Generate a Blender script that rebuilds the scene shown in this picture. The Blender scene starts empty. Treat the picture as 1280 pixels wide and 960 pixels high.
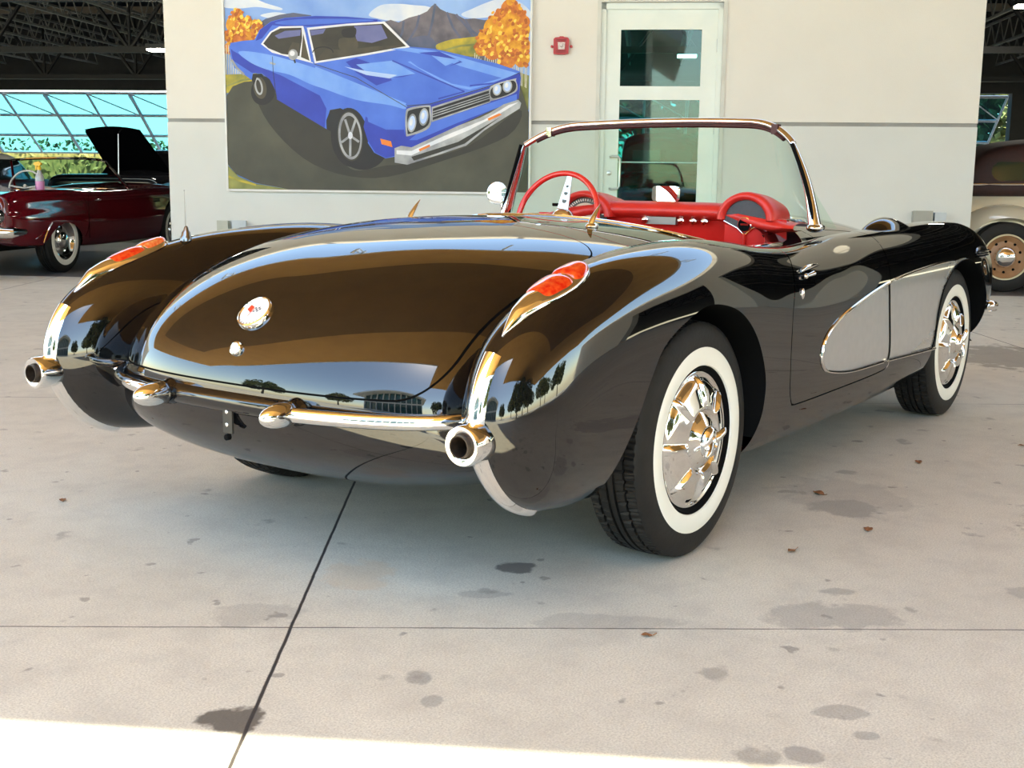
import bpy, math, random
import numpy as np
from mathutils import Vector, Matrix
random.seed(7); np.random.seed(7)
SC = bpy.context.scene
COL = SC.collection
PI = math.pi

# ------------------------------------------------------------------ camera
CAM = np.array([-3.01667212, -2.3203811, 1.06125394])
FOC, PITCH, ROLL, YAW = 1515.54185, .170557289, .0110316409, .612870959
_fw = np.array([math.cos(PITCH)*math.cos(YAW), math.cos(PITCH)*math.sin(YAW), -math.sin(PITCH)])
_r = np.cross(_fw, [0, 0, 1]); _r /= np.linalg.norm(_r); _u = np.cross(_r, _fw)
_c, _s = math.cos(ROLL), math.sin(ROLL)
RT = _c*_r+_s*_u; UP = -_s*_r+_c*_u
cd = bpy.data.cameras.new('camera'); cam = bpy.data.objects.new('camera', cd); COL.objects.link(cam)
cam.matrix_world = Matrix(((RT[0], UP[0], -_fw[0], CAM[0]), (RT[1], UP[1], -_fw[1], CAM[1]), (RT[2], UP[2], -_fw[2], CAM[2]), (0, 0, 0, 1)))
cd.sensor_width = 36; cd.lens = 36*FOC/1280; cd.clip_end = 400; cd.clip_start = .05
SC.camera = cam
SC.view_settings.view_transform = 'Standard'; SC.view_settings.look = 'None'
SC.view_settings.gamma = 1; SC.view_settings.use_curve_mapping = False
SC.view_settings.exposure = 1.42
SC.view_settings.use_white_balance = True; SC.view_settings.white_balance_temperature = 7400; SC.view_settings.white_balance_tint = 4

# ------------------------------------------------------------------ sky and sun
SUN_EL = math.radians(66); SUN_DIR = np.array([-.718, -.696])          # horizontal direction towards the sun
SUN_DIR = SUN_DIR/np.linalg.norm(SUN_DIR)
w = bpy.data.worlds.new('world'); SC.world = w; w.use_nodes = True
nt = w.node_tree; bg = nt.nodes['Background']
sky = nt.nodes.new('ShaderNodeTexSky'); sky.sky_type = 'NISHITA'; sky.sun_disc = False
sky.sun_elevation = SUN_EL; sky.sun_rotation = math.atan2(SUN_DIR[0], SUN_DIR[1])
sky.air_density = 1.0; sky.dust_density = .6; sky.ozone_density = 1.5
nt.links.new(sky.outputs[0], bg.inputs[0]); bg.inputs[1].default_value = .45
sd = bpy.data.lights.new('sun', 'SUN'); sun = bpy.data.objects.new('sun', sd); COL.objects.link(sun)
sd.energy = 9.0; sd.angle = math.radians(.53); sd.color = (1, .94, .82)
sdir = Vector((SUN_DIR[0]*math.cos(SUN_EL), SUN_DIR[1]*math.cos(SUN_EL), math.sin(SUN_EL)))
sun.rotation_euler = sdir.to_track_quat('Z', 'Y').to_euler()

# ------------------------------------------------------------------ helpers
WN = np.array([0.87364556, 0.48656289, 0.]); WU = np.array([0.48656289, -0.87364556, 0.]); W0 = np.array([6.63572745, 4.46719451, 0.])
def W(u, d, z):
    """point from building coordinates: u right along the front wall, d behind its face, z up"""
    p = W0+WU*u+WN*d; return (p[0], p[1], z)
def new_mat(name, col=(.5, .5, .5), rough=.5, metal=0, ior=1.5, trans=0, emit=None, es=0, coat=0, spec=.5):
    m = bpy.data.materials.new(name); m.use_nodes = True; b = m.node_tree.nodes['Principled BSDF']
    b.inputs['Base Color'].default_value = (*col, 1); b.inputs['Roughness'].default_value = rough
    b.inputs['Metallic'].default_value = metal; b.inputs['IOR'].default_value = ior
    b.inputs['Transmission Weight'].default_value = trans; b.inputs['Coat Weight'].default_value = coat
    b.inputs['Specular IOR Level'].default_value = spec
    if emit: b.inputs['Emission Color'].default_value = (*emit, 1); b.inputs['Emission Strength'].default_value = es
    return m
def N(m, t, **k):
    n = m.node_tree.nodes.new(t)
    for a, v in k.items(): setattr(n, a, v)
    return n
def L(m, a, b): m.node_tree.links.new(a, b)
def BS(m): return m.node_tree.nodes['Principled BSDF']
def noise_mix(m, c1, c2, scale, detail=4, lo=.35, hi=.65, coord='Object', bump=0, bscale=None, rough=.6, stretch=None):
    """base colour = two colours mixed by noise, optional bump"""
    tc = N(m, 'ShaderNodeTexCoord'); src = tc.outputs[coord]
    if stretch:
        mp = N(m, 'ShaderNodeMapping'); mp.inputs['Scale'].default_value = stretch; L(m, src, mp.inputs[0]); src = mp.outputs[0]
    n = N(m, 'ShaderNodeTexNoise'); n.inputs['Scale'].default_value = scale; n.inputs['Detail'].default_value = detail; L(m, src, n.inputs[0])
    r = N(m, 'ShaderNodeMapRange'); r.inputs[1].default_value = lo; r.inputs[2].default_value = hi; L(m, n.outputs[0], r.inputs[0])
    x = N(m, 'ShaderNodeMix', data_type='RGBA'); x.inputs[6].default_value = (*c1, 1); x.inputs[7].default_value = (*c2, 1)
    L(m, r.outputs[0], x.inputs[0]); L(m, x.outputs[2], BS(m).inputs['Base Color'])
    if bump:
        n2 = N(m, 'ShaderNodeTexNoise'); n2.inputs['Scale'].default_value = bscale or scale*8; n2.inputs['Detail'].default_value = 3; L(m, src, n2.inputs[0])
        b = N(m, 'ShaderNodeBump'); b.inputs['Strength'].default_value = bump; b.inputs['Distance'].default_value = .01
        L(m, n2.outputs[0], b.inputs['Height']); L(m, b.outputs[0], BS(m).inputs['Normal'])
    return x, src
def pmat(name, c1, c2=None, scale=6, rough=.5, **k):
    """procedural material: slight noise variation of the colour"""
    kk = {a: k.pop(a) for a in ('bump', 'bscale', 'lo', 'hi', 'detail', 'stretch') if a in k}
    m = new_mat(name, c1, rough, **k)
    noise_mix(m, c1, c2 or tuple(v*.88 for v in c1), scale, **kk)
    return m

class MB:
    """collects shapes; build() links them as one mesh object"""
    def __init__(s): s.v = []; s.f = []; s.mi = []
    def add(s, v, f, mi=0):
        o = len(s.v); s.v += [tuple(float(c) for c in p) for p in v]; s.f += [tuple(int(i)+o for i in q) for q in f]; s.mi += [mi]*len(f); return s
    def box(s, lo, hi, T=None, mi=0, bev=0):
        x0, y0, z0 = lo; x1, y1, z1 = hi
        v = [(x0, y0, z0), (x1, y0, z0), (x1, y1, z0), (x0, y1, z0), (x0, y0, z1), (x1, y0, z1), (x1, y1, z1), (x0, y1, z1)]
        if T: v = [T(*p) for p in v]
        return s.add(v, [(0, 3, 2, 1), (4, 5, 6, 7), (0, 1, 5, 4), (1, 2, 6, 5), (2, 3, 7, 6), (3, 0, 4, 7)], mi)
    def tube(s, pts, r, n=12, closed=False, caps=True, mi=0, flat=1.0, up=(0, 0, 1)):
        P = [np.array(p, float) for p in pts]; m = len(P)
        rr = r if hasattr(r, '__len__') else [r]*m
        vs = []; prev = None
        for i in range(m):
            if closed: t = P[(i+1) % m]-P[i-1]
            else: t = P[min(i+1, m-1)]-P[max(i-1, 0)]
            t = t/(np.linalg.norm(t)+1e-12)
            if prev is None:
                a = np.array(up, float)
                if abs(a@t) > .95: a = np.array([1., 0, 0])
            else: a = prev
            a = a-(a@t)*t; a /= np.linalg.norm(a)+1e-12; prev = a; b = np.cross(t, a)
            for k in range(n):
                q = 2*PI*k/n; vs.append(P[i]+rr[i]*(math.cos(q)*a+math.sin(q)*flat*b))
        f = []
        for i in range(m if closed else m-1):
            j = (i+1) % m
            for k in range(n): f.append((i*n+k, i*n+(k+1) % n, j*n+(k+1) % n, j*n+k))
        if caps and not closed: f.append(tuple(range(n-1, -1, -1))); f.append(tuple((m-1)*n+k for k in range(n)))
        return s.add(vs, f, mi)
    def lathe(s, prof, origin, axis, n=32, mi=0, mod=None, closed=False):
        """prof: list of (radius, offset along axis)"""
        a = np.array(axis, float); a /= np.linalg.norm(a); o = np.array(origin, float)
        e = np.array([0, 0, 1.]) if abs(a[2]) < .9 else np.array([1., 0, 0]); e = e-(e@a)*a; e /= np.linalg.norm(e); g = np.cross(a, e)
        vs = []
        for i, (r, h) in enumerate(prof):
            for k in range(n):
                q = 2*PI*k/n; rr, hh = (r, h) if mod is None else mod(r, h, q)
                vs.append(o+a*hh+rr*(math.cos(q)*e+math.sin(q)*g))
        f = []; m = len(prof)
        for i in range(m if closed else m-1):
            j = (i+1) % m
            for k in range(n): f.append((i*n+k, i*n+(k+1) % n, j*n+(k+1) % n, j*n+k))
        return s.add(vs, f, mi)
    def grid(s, P, mi=0, cu=False, cv=False):
        """P[i][j] points"""
        a, b = len(P), len(P[0]); vs = [p for row in P for p in row]; f = []
        for i in range(a if cu else a-1):
            for j in range(b if cv else b-1):
                f.append((i*b+j, i*b+(j+1) % b, ((i+1) % a)*b+(j+1) % b, ((i+1) % a)*b+j))
        return s.add(vs, f, mi)
    def prism(s, poly, a, b, T, mi=0):
        """poly of (p,q) pushed from a to b: T(p, q, h)"""
        n = len(poly); v = [T(p, q, a) for p, q in poly]+[T(p, q, b) for p, q in poly]
        return s.add(v, [tuple(range(n-1, -1, -1)), tuple(range(n, 2*n))]+[(i, (i+1) % n, n+(i+1) % n, n+i) for i in range(n)], mi)
    def ball(s, c, r, n=16, m=10, T=None, mi=0):
        rx, ry, rz = r if hasattr(r, '__len__') else (r, r, r); P = []
        for i in range(m+1):
            t = PI*i/m; P.append([(c[0]+rx*math.sin(t)*math.cos(2*PI*j/n), c[1]+ry*math.sin(t)*math.sin(2*PI*j/n), c[2]+rz*math.cos(t)) for j in range(n)])
        if T: P = [[T(*q) for q in row] for row in P]
        return s.grid(P, mi, cv=True)
    def build(s, name, mats, parent=None, smooth=True, angle=40):
        me = bpy.data.meshes.new(name); me.from_pydata(s.v, [], s.f)
        for m in (mats if isinstance(mats, (list, tuple)) else [mats]): me.materials.append(m)
        if any(s.mi): me.polygons.foreach_set('material_index', s.mi)
        import bmesh
        bm = bmesh.new(); bm.from_mesh(me); bmesh.ops.remove_doubles(bm, verts=bm.verts, dist=1e-6); bmesh.ops.recalc_face_normals(bm, faces=bm.faces); bm.to_mesh(me); bm.free()
        if smooth:
            me.polygons.foreach_set('use_smooth', [True]*len(me.polygons)); me.set_sharp_from_angle(angle=math.radians(angle))
        return link(name, me, parent)
def link(name, me, parent=None):
    o = bpy.data.objects.new(name, me); COL.objects.link(o)
    if parent is not None:
        o.parent = parent; o.matrix_parent_inverse = root_inv(parent)
    return o
def root_inv(p):
    m = Matrix.Identity(4); q = p
    chain = []
    while q is not None: chain.append(q); q = q.parent
    for q in reversed(chain): m = m @ q.matrix_parent_inverse @ q.matrix_basis
    return m.inverted()
def tag(o, label=None, cat=None, group=None, kind=None):
    if label: o['label'] = label
    if cat: o['category'] = cat
    if group: o['group'] = group
    if kind: o['kind'] = kind
    return o
def thing(name, loc, label, cat, group=None, rz=0):
    o = bpy.data.objects.new(name, None); COL.objects.link(o); o.location = loc; o.rotation_euler = (0, 0, rz); o.empty_display_size = .2
    return tag(o, label, cat, group)
def struct(o): return tag(o, kind='structure')
def copy_tree(o, parent=None):
    c = o.copy(); COL.objects.link(c); c.parent = parent
    for ch in [x for x in o.children]: copy_tree(ch, c)
    return c
# ------------------------------------------------------------------ ground
JE1 = np.array([.806, .592]); JE2 = np.array([.592, -.806])      # joint directions (p along JE1, q along JE2)
def pq(x, y): return (x*JE1[0]+y*JE1[1], x*JE2[0]+y*JE2[1])
def concrete():
    m = new_mat('concrete', (.5, .47, .41), .75)
    tc = N(m, 'ShaderNodeTexCoord'); src = tc.outputs['Object']
    def noise(scale, detail=5, rough=.6):
        n = N(m, 'ShaderNodeTexNoise'); n.inputs['Scale'].default_value = scale; n.inputs['Detail'].default_value = detail; n.inputs['Roughness'].default_value = rough
        L(m, src, n.inputs[0]); return n
    def rng(s, a, b, c=0, d=1):
        r = N(m, 'ShaderNodeMapRange'); r.inputs[1].default_value = a; r.inputs[2].default_value = b; r.inputs[3].default_value = c; r.inputs[4].default_value = d; L(m, s, r.inputs[0]); return r.outputs[0]
    def mix(f, a, b):
        x = N(m, 'ShaderNodeMix', data_type='RGBA'); 
        if isinstance(f, (int, float)): x.inputs[0].default_value = f
        else: L(m, f, x.inputs[0])
        for i, c in ((6, a), (7, b)):
            if isinstance(c, tuple): x.inputs[i].default_value = (*c, 1)
            else: L(m, c, x.inputs[i])
        return x.outputs[2]
    def mt(op, a, b=None, c=None):
        x = N(m, 'ShaderNodeMath', operation=op)
        for i, v in enumerate((a, b, c)):
            if v is None: continue
            if isinstance(v, (int, float)): x.inputs[i].default_value = v
            else: L(m, v, x.inputs[i])
        return x.outputs[0]
    col = mix(rng(noise(1.1).outputs[0], .35, .7), (.68, .655, .55), (.585, .56, .465))
    col = mix(rng(noise(7, 6, .7).outputs[0], .45, .8, 0, .5), col, (.36, .34, .30))
    col = mix(rng(noise(210, 2).outputs[0], .38, .68, 0, .6), col, (.34, .32, .26))
    # scattered small dark spots
    n5 = noise(4.5, 3, .55); col = mix(rng(n5.outputs[0], .665, .70, 0, .45), col, (.17, .155, .135))
    n6 = noise(11, 2, .5); col = mix(rng(n6.outputs[0], .70, .73, 0, .55), col, (.15, .135, .12))
    sep = N(m, 'ShaderNodeSeparateXYZ'); L(m, src, sep.inputs[0]); X, Y = sep.outputs[0], sep.outputs[1]
    nz = noise(9, 4); wob = mt('SUBTRACT', nz.outputs[0], .5)
    # stains: x, y, rx, ry, strength, colour
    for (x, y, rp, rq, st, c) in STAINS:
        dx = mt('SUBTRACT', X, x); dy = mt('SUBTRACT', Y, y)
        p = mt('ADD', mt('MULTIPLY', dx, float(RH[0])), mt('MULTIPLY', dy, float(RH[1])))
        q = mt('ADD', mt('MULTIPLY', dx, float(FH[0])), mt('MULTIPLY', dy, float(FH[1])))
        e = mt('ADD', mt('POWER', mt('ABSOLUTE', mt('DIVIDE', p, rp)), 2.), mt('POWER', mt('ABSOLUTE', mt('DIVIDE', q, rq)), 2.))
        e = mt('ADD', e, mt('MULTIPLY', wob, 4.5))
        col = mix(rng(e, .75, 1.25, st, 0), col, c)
    # joints
    P = mt('ADD', mt('MULTIPLY', X, float(JE1[0])), mt('MULTIPLY', Y, float(JE1[1])))
    Q = mt('ADD', mt('MULTIPLY', X, float(JE2[0])), mt('MULTIPLY', Y, float(JE2[1])))
    wb = mt('MULTIPLY', wob, .005)
    q0 = pq(-1.632, -.732)[1]; p0 = pq(-1.485, .225)[0]
    a = mt('ABSOLUTE', mt('SUBTRACT', mt('FRACT', mt('ADD', mt('DIVIDE', mt('ADD', mt('SUBTRACT', Q, q0), wb), 3.9), .5)), .5))
    b = mt('ABSOLUTE', mt('SUBTRACT', mt('FRACT', mt('ADD', mt('DIVIDE', mt('ADD', mt('SUBTRACT', P, p0), wb), 2.95), .5)), .5))
    ja = rng(a, .0007, .0014, 1, 0); jb = rng(b, .0006, .0013, 1, 0)
    jb = mt('MULTIPLY', jb, rng(noise(3).outputs[0], .35, .5, .35, .9))
    col = mix(ja, col, (.035, .03, .027)); col = mix(jb, col, (.06, .052, .045))
    L(m, col, BS(m).inputs['Base Color'])
    bp = N(m, 'ShaderNodeBump'); bp.inputs['Strength'].default_value = .22; bp.inputs['Distance'].default_value = .004
    hgt = mt('SUBTRACT', noise(90, 4).outputs[0], mt('MULTIPLY', ja, 2.)); L(m, hgt, bp.inputs['Height']); L(m, bp.outputs[0], BS(m).inputs['Normal'])
    return m
FH = np.array([_fw[0], _fw[1]])/math.hypot(_fw[0], _fw[1]); RH = np.array([FH[1], -FH[0]])
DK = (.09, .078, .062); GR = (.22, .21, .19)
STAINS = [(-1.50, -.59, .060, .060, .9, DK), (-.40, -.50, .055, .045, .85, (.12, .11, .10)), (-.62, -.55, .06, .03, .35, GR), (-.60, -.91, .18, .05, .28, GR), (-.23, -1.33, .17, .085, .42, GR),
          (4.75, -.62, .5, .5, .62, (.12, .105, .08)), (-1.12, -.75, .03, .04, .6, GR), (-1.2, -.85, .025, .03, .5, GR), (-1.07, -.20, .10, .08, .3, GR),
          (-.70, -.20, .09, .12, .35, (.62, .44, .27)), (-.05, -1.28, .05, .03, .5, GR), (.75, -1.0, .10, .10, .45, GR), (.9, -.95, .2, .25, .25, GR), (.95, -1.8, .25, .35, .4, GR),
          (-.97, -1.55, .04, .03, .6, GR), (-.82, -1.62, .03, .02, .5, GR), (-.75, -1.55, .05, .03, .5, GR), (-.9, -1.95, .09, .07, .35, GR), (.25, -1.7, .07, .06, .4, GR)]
CONC = concrete()
g = MB(); g.box((-60, -70, -.06), (60, -.02, 0), T=W); struct(g.build('floor', CONC, smooth=False))
GF = pmat('garage_floor_sealed_concrete', (.13, .13, .135), (.085, .085, .09), 1.2, rough=.35)
g = MB(); g.box((-20, -.02, -.06), (20, 60, 0), T=W); struct(g.build('floor_garage', GF, smooth=False))

# ------------------------------------------------------------------ front wall
def stucco(name, c1, c2):
    m = pmat(name, c1, c2, 2.2, rough=.8, bump=.12, bscale=120, lo=.3, hi=.75); return m
WALLM = stucco('painted_wall_upper', (.71, .685, .63), (.68, .655, .60))
WALLL = stucco('painted_wall_lower', (.62, .63, .60), (.59, .60, .57))
REV = pmat('groove_shadow_grey', (.33, .32, .30), rough=.9)
UL, UR, HT = -3.43, 4.262, 5.0
g = MB()
DL, DR, DT = .80, 1.925, 2.655          # rough opening of the door
def wallpiece(lo, hi, mi, g=g): g.box(lo, hi, T=W, mi=mi)
TW = .30
for (a, b) in ((UL, DL), (DR, UR)):
    g.box((a, 0, 0), (b, TW, 1.54), T=W, mi=1); g.box((a, .02, 1.54), (b, TW, 1.575), T=W, mi=2); g.box((a, 0, 1.575), (b, TW, DT), T=W, mi=0)
g.box((UL, 0, DT), (UR, TW, HT), T=W, mi=0)
struct(g.build('wall_front', [WALLM, WALLL, REV], smooth=False))
g = MB()
for (a, b) in ((-24, -19), (-12.2, -10.4), (10.6, 12.4), (19, 30)):
    g.box((a, 0, 0), (b, TW, HT), T=W)
g.box((-19, 0, 3.6), (-12.2, TW, HT), T=W); g.box((12.4, 0, 3.6), (19, TW, HT), T=W); g.box((-10.4, 0, 3.6), (UL, TW, HT), T=W); g.box((UR, 0, 3.6), (10.6, TW, HT), T=W)
struct(g.build('wall_outer', [WALLM], smooth=False))

# ------------------------------------------------------------------ canopy over the forecourt (brown soffit seen in the paintwork)
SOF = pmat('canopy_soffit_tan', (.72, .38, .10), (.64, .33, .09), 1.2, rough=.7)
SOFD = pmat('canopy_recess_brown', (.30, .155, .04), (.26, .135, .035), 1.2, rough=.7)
WHT = pmat('white_painted_steel', (.80, .80, .78), rough=.45)
CZ = 6.2; CE = -12.19
g = MB()
g.box((-24, CE, CZ), (2.35, -.9, CZ+.35), T=W, mi=0); g.box((2.35, CE-5, CZ), (30, -.9, CZ+.35), T=W, mi=0)
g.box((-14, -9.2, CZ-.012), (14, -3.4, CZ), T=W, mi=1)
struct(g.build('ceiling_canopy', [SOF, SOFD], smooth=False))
g = MB(); 
g.box((-24, -.9, CZ-.05), (30, -.8, CZ+.4), T=W); g.box((-24, CE-.1, CZ-.05), (2.35, CE, CZ+.4), T=W); g.box((2.35, CE-5.1, CZ-.05), (30, CE-5, CZ+.4), T=W); struct(g.build('trim_1', WHT, smooth=False))
# open trusses spanning the gap between wall and canopy
TRm = pmat('truss_steel_white', (.75, .75, .74), rough=.4)
def truss_local(length, depth, step, r=.03):
    g = MB()
    g.box((0, -r, 0), (length, r, 2*r)); g.box((0, -r, depth), (length, r, depth+2*r))
    n = int(length/step)
    for i in range(n):
        a = i*step; b = a+step/2; c = a+step
        g.tube([(a, 0, r), (b, 0, depth+r)], r*.6, 6); g.tube([(b, 0, depth+r), (c, 0, r)], r*.6, 6)
    return g
ANG = math.atan2(WU[1], WU[0])
for i, u in enumerate((-9.5, -6, -2.6, .8, 4.2, 7.6)):
    if i == 0:
        t0 = truss_local(.85, .45, .425, .035).build('canopy_truss', TRm); me = t0.data; t = t0
    else: t = t0.copy(); COL.objects.link(t)
    t.location = W(u, -.88, CZ-.35); t.rotation_euler = (0, 0, math.atan2(WN[1], WN[0]))
    tag(t, 'white open web truss joining the canopy to the building above the forecourt', 'truss', 'canopy trusses over the forecourt')
# ------------------------------------------------------------------ entrance door in the front wall
DWH = pmat('door_white_paint', (.74, .78, .73), (.70, .75, .70), 5, rough=.4)
def glassmat(name, tint, rough=.02, ior=1.5):
    m = bpy.data.materials.new(name); m.use_nodes = True; t = m.node_tree; t.nodes.remove(t.nodes['Principled BSDF']); o = t.nodes['Material Output']
    a = t.nodes.new('ShaderNodeBsdfTransparent'); a.inputs[0].default_value = (*tint, 1); b = t.nodes.new('ShaderNodeBsdfGlossy'); b.inputs['Roughness'].default_value = rough
    lw = t.nodes.new('ShaderNodeLayerWeight'); lw.inputs[0].default_value = .5
    p5 = t.nodes.new('ShaderNodeMath'); p5.operation = 'POWER'; p5.inputs[1].default_value = 5; t.links.new(lw.outputs['Facing'], p5.inputs[0])
    ma = t.nodes.new('ShaderNodeMath'); ma.operation = 'MULTIPLY_ADD'; ma.inputs[1].default_value = .9; ma.inputs[2].default_value = ((ior-1)/(ior+1))**2*.9; t.links.new(p5.outputs[0], ma.inputs[0])
    mx = t.nodes.new('ShaderNodeMixShader'); t.links.new(ma.outputs[0], mx.inputs[0]); t.links.new(a.outputs[0], mx.inputs[1]); t.links.new(b.outputs[0], mx.inputs[2]); t.links.new(mx.outputs[0], o.inputs[0])
    return m
TEAL = glassmat('teal_door_glass', (.30, .68, .64)); BIG = glassmat('cyan_hangar_glass', (.06, .24, .31))
CLR = glassmat('windshield_clear_glass', (.80, .93, .86))
g = MB()
for lo, hi in (((DL, .02, 0), (DL+.045, .12, DT)), ((DR-.045, .02, 0), (DR, .12, DT)), ((DL, .02, DT-.06), (DR, .12, DT))): g.box(lo, hi, T=W)
struct(g.build('trim_2', DWH, smooth=False))
a, b, c, d = DL+.045, DR-.045, .01, DT-.06
L0, L1 = .985, 1.735
g = MB()
for lo, hi in (((a, .05, c), (L0, .095, d)), ((L1, .05, c), (b, .095, d)), ((L0, .05, c), (L1, .095, .28)), ((L0, .05, 1.775), (L1, .095, 1.90)), ((L0, .05, 2.415), (L1, .095, d))): g.box(lo, hi, T=W)
dr = struct(g.build('door_1', DWH, smooth=False))
for z0, z1, nm in ((1.90, 2.415, 'door_glass'), (.28, 1.775, 'door_glass')):
    g = MB(); g.box((L0, .068, z0), (L1, .076, z1), T=W); o = g.build(nm, TEAL, dr, smooth=False)
g = MB(); g.box((L0, .062, 1.19), (L1, .082, 1.202), T=W); g.build('door_rail', pmat('rail_teal_edge', (.30, .50, .46), rough=.3), dr, smooth=False)
STL = new_mat('brushed_steel', (.55, .55, .53), .3, metal=1)
g = MB(); g.tube([W(.915, .05, 1.245), W(.915, .0, 1.245), W(.93, -.02, 1.25), W(.99, -.022, 1.245), W(1.005, -.02, 1.22), W(1.005, -.02, .97), W(.99, -.022, .945), W(.93, -.02, .94), W(.915, .0, .945), W(.915, .05, .945)], .011, 10); g.build('pull_handle', STL, dr)
g = MB(); g.lathe([(.022, 0), (.022, .008), (.012, .012), (.0001, .012)], W(.905, .05, 1.09), -WN, 20); g.build('lock_cylinder', STL, dr)
for z in (.40, 1.52, 2.27): g = MB(); g.tube([W(b+.002, .045, z-.06), W(b+.002, .045, z+.06)], .009, 8); g.build('hinge', STL, dr)
g = MB()      # raised flat surround of the doorway
for lo, hi in (((DL-.035, -.012, 0), (DL, .02, DT+.03)), ((DR, -.012, 0), (DR+.035, .02, DT+.03)), ((DL, -.012, DT), (DR, .02, DT+.03))): g.box(lo, hi, T=W)
struct(g.build('trim_3', pmat('pale_frame_paint', (.60, .60, .55), rough=.5), smooth=False))

# ------------------------------------------------------------------ things on the wall
AR = pmat('alarm_red', (.45, .012, .015), (.40, .01, .012), 20, rough=.3)
al = thing('fire_alarm_strobe', W(.433, 0, 2.19), 'small red fire alarm strobe high on the white wall left of the door', 'fire alarm', rz=ANG)
g = MB(); g.prism([(.36, 2.185), (.40, 2.18), (.465, 2.18), (.50, 2.19), (.505, 2.32), (.49, 2.335), (.46, 2.338), (.45, 2.345), (.42, 2.345), (.41, 2.338), (.375, 2.335), (.36, 2.32)], -.045, 0, lambda p, q, h: W(p, h, q)); 
for s in (-1, 1): g.lathe([(.014, .0), (.012, .02), (.0001, .022)], W(.433+s*.09, 0, 2.255), -WN, 14)
g.build('housing', AR, al, smooth=False)
g = MB(); g.prism([(.405, 2.225), (.465, 2.225), (.47, 2.29), (.40, 2.29)], -.060, -.045, lambda p, q, h: W(p, h, q)); g.ball(W(.435, -.062, 2.258), (.016, .016, .016), 12, 8); g.build('strobe_lens', pmat('strobe_clear', (.75, .70, .66), (.5, .35, .33), 120, rough=.15), al)
SLT = pmat('alarm_slot', (.10, .003, .003), rough=.6)
for q in (2.20, 2.212, 2.30, 2.312): g = MB(); g.box((.385, -.048, q), (.48, -.045, q+.004), T=W); g.build('horn_slot', SLT, al, smooth=False)
def ebox(u, z, w_, h, dep, mat_, lab, nm='electrical_box', lid=True):
    t = thing(nm, W(u, 0, z-h/2), lab, 'electrical box', rz=ANG)
    g = MB(); g.box((u-w_/2, -dep, z-h/2), (u+w_/2, 0, z+h/2), T=W); g.box((u-w_/2-.006, -dep-.012, z-h/2-.006), (u+w_/2+.006, -dep, z+h/2+.006), T=W); g.build('box', mat_, t, smooth=False)
    g = MB(); g.tube([W(u, -dep/2, z-h/2), W(u, -dep/2, .0)], .012, 8); g.build('conduit', mat_, t)
BXA = pmat('box_olive_grey', (.42, .43, .36), rough=.5); BXB = pmat('box_pale_grey', (.46, .51, .54), rough=.45); BXC = pmat('box_grey', (.33, .33, .29), rough=.5)
ebox(-2.875, .50, .10, .17, .07, BXA, 'olive grey electrical box low on the wall, left of the pair beneath the painting')
ebox(-2.715, .505, .13, .165, .05, BXB, 'pale grey electrical box low on the wall, right of the pair beneath the painting')
ebox(3.81, .70, .165, .145, .088, BXC, 'darker grey electrical box on the wall near the right opening')
ebox(3.965, .70, .09, .12, .10, BXB, 'small pale rounded electrical outlet box on the wall beside the darker grey box')

# ------------------------------------------------------------------ garage hall behind the wall
GW = pmat('hall_wall_grey', (.20, .20, .20), rough=.8); GC = pmat('hall_deck_dark', (.022, .022, .024), (.014, .014, .016), 3, rough=.6)
BS_ = pmat('dark_truss_steel', (.012, .012, .013), rough=.5); LS = pmat('joist_grey', (.38, .38, .36), (.28, .28, .27), 14, rough=.4); TANB = pmat('tan_beam', (.30, .25, .19), rough=.5)
HW = .3; FD = 17.0; OZ = 2.98
g = MB(); g.box((-24, TW, 4.85), (30, FD+.4, 5.0), T=W); struct(g.build('ceiling_hall', GC, smooth=False))
g = MB(); g.box((-24.2, 0, 0), (-24, FD+.4, 4.85), T=W); struct(g.build('wall_left', GW, smooth=False))
g = MB(); g.box((30, 0, 0), (30.2, FD+.4, 4.85), T=W); struct(g.build('wall_right', GW, smooth=False))
g = MB(); g.box((-24, FD, OZ), (30, FD+.3, 4.85), T=W)
OPN = [(-15.6, -8.0), (-1.8, 4.2), (6.6, 9.35)]
last = -24
for a_, b_ in OPN: g.box((last, FD, 0), (a_, FD+.3, OZ), T=W); last = b_
g.box((last, FD, 0), (30, FD+.3, OZ), T=W)
struct(g.build('wall_back', pmat('hall_back_wall', (.07, .07, .07), rough=.8), smooth=False))
def hall_truss(zb, zt, L_, step, matA, matB=None):
    t = thing('roof_truss', (0, 0, 0), 'x', 'roof truss')
    g = MB(); g.box((0, -.05, zb-.05), (L_, .05, zb+.05)); g.build('bottom_chord', matA, t, smooth=False)
    g = MB(); g.box((0, -.06, zt-.07), (L_, .06, zt+.07)); g.build('top_chord', matB or matA, t, smooth=False)
    g = MB(); n_ = int(L_/step)
    for i in range(n_):
        a_ = i*step
        g.tube([(a_, 0, zb), (a_+step/2, 0, zt)], .035, 6); g.tube([(a_+step/2, 0, zt), (a_+step, 0, zb)], .035, 6); g.tube([(a_, 0, zb), (a_, 0, zt)], .03, 6)
    g.build('web', matA, t, smooth=False); return t
tr = []
for d_, zb, zt, mb_ in ((4.5, 3.35, 4.75, BS_), (8.0, 3.02, 4.6, BS_), (14.0, 3.05, 4.43, TANB)):
    t = hall_truss(zb, zt, 54, 2.05 if d_ > 9 else 2.4, BS_, mb_); t.location = W(-24, d_, 0); t.rotation_euler = (0, 0, ANG)
    tag(t, {4.5: 'black steel roof truss spanning the hall, highest and nearest the front wall', 8.0: 'black steel roof truss with deep V webs across the middle of the hall', 14.0: 'roof truss with a tan top beam nearest the glazed hangar door'}[d_], 'roof truss', 'roof trusses inside the hall')
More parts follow.
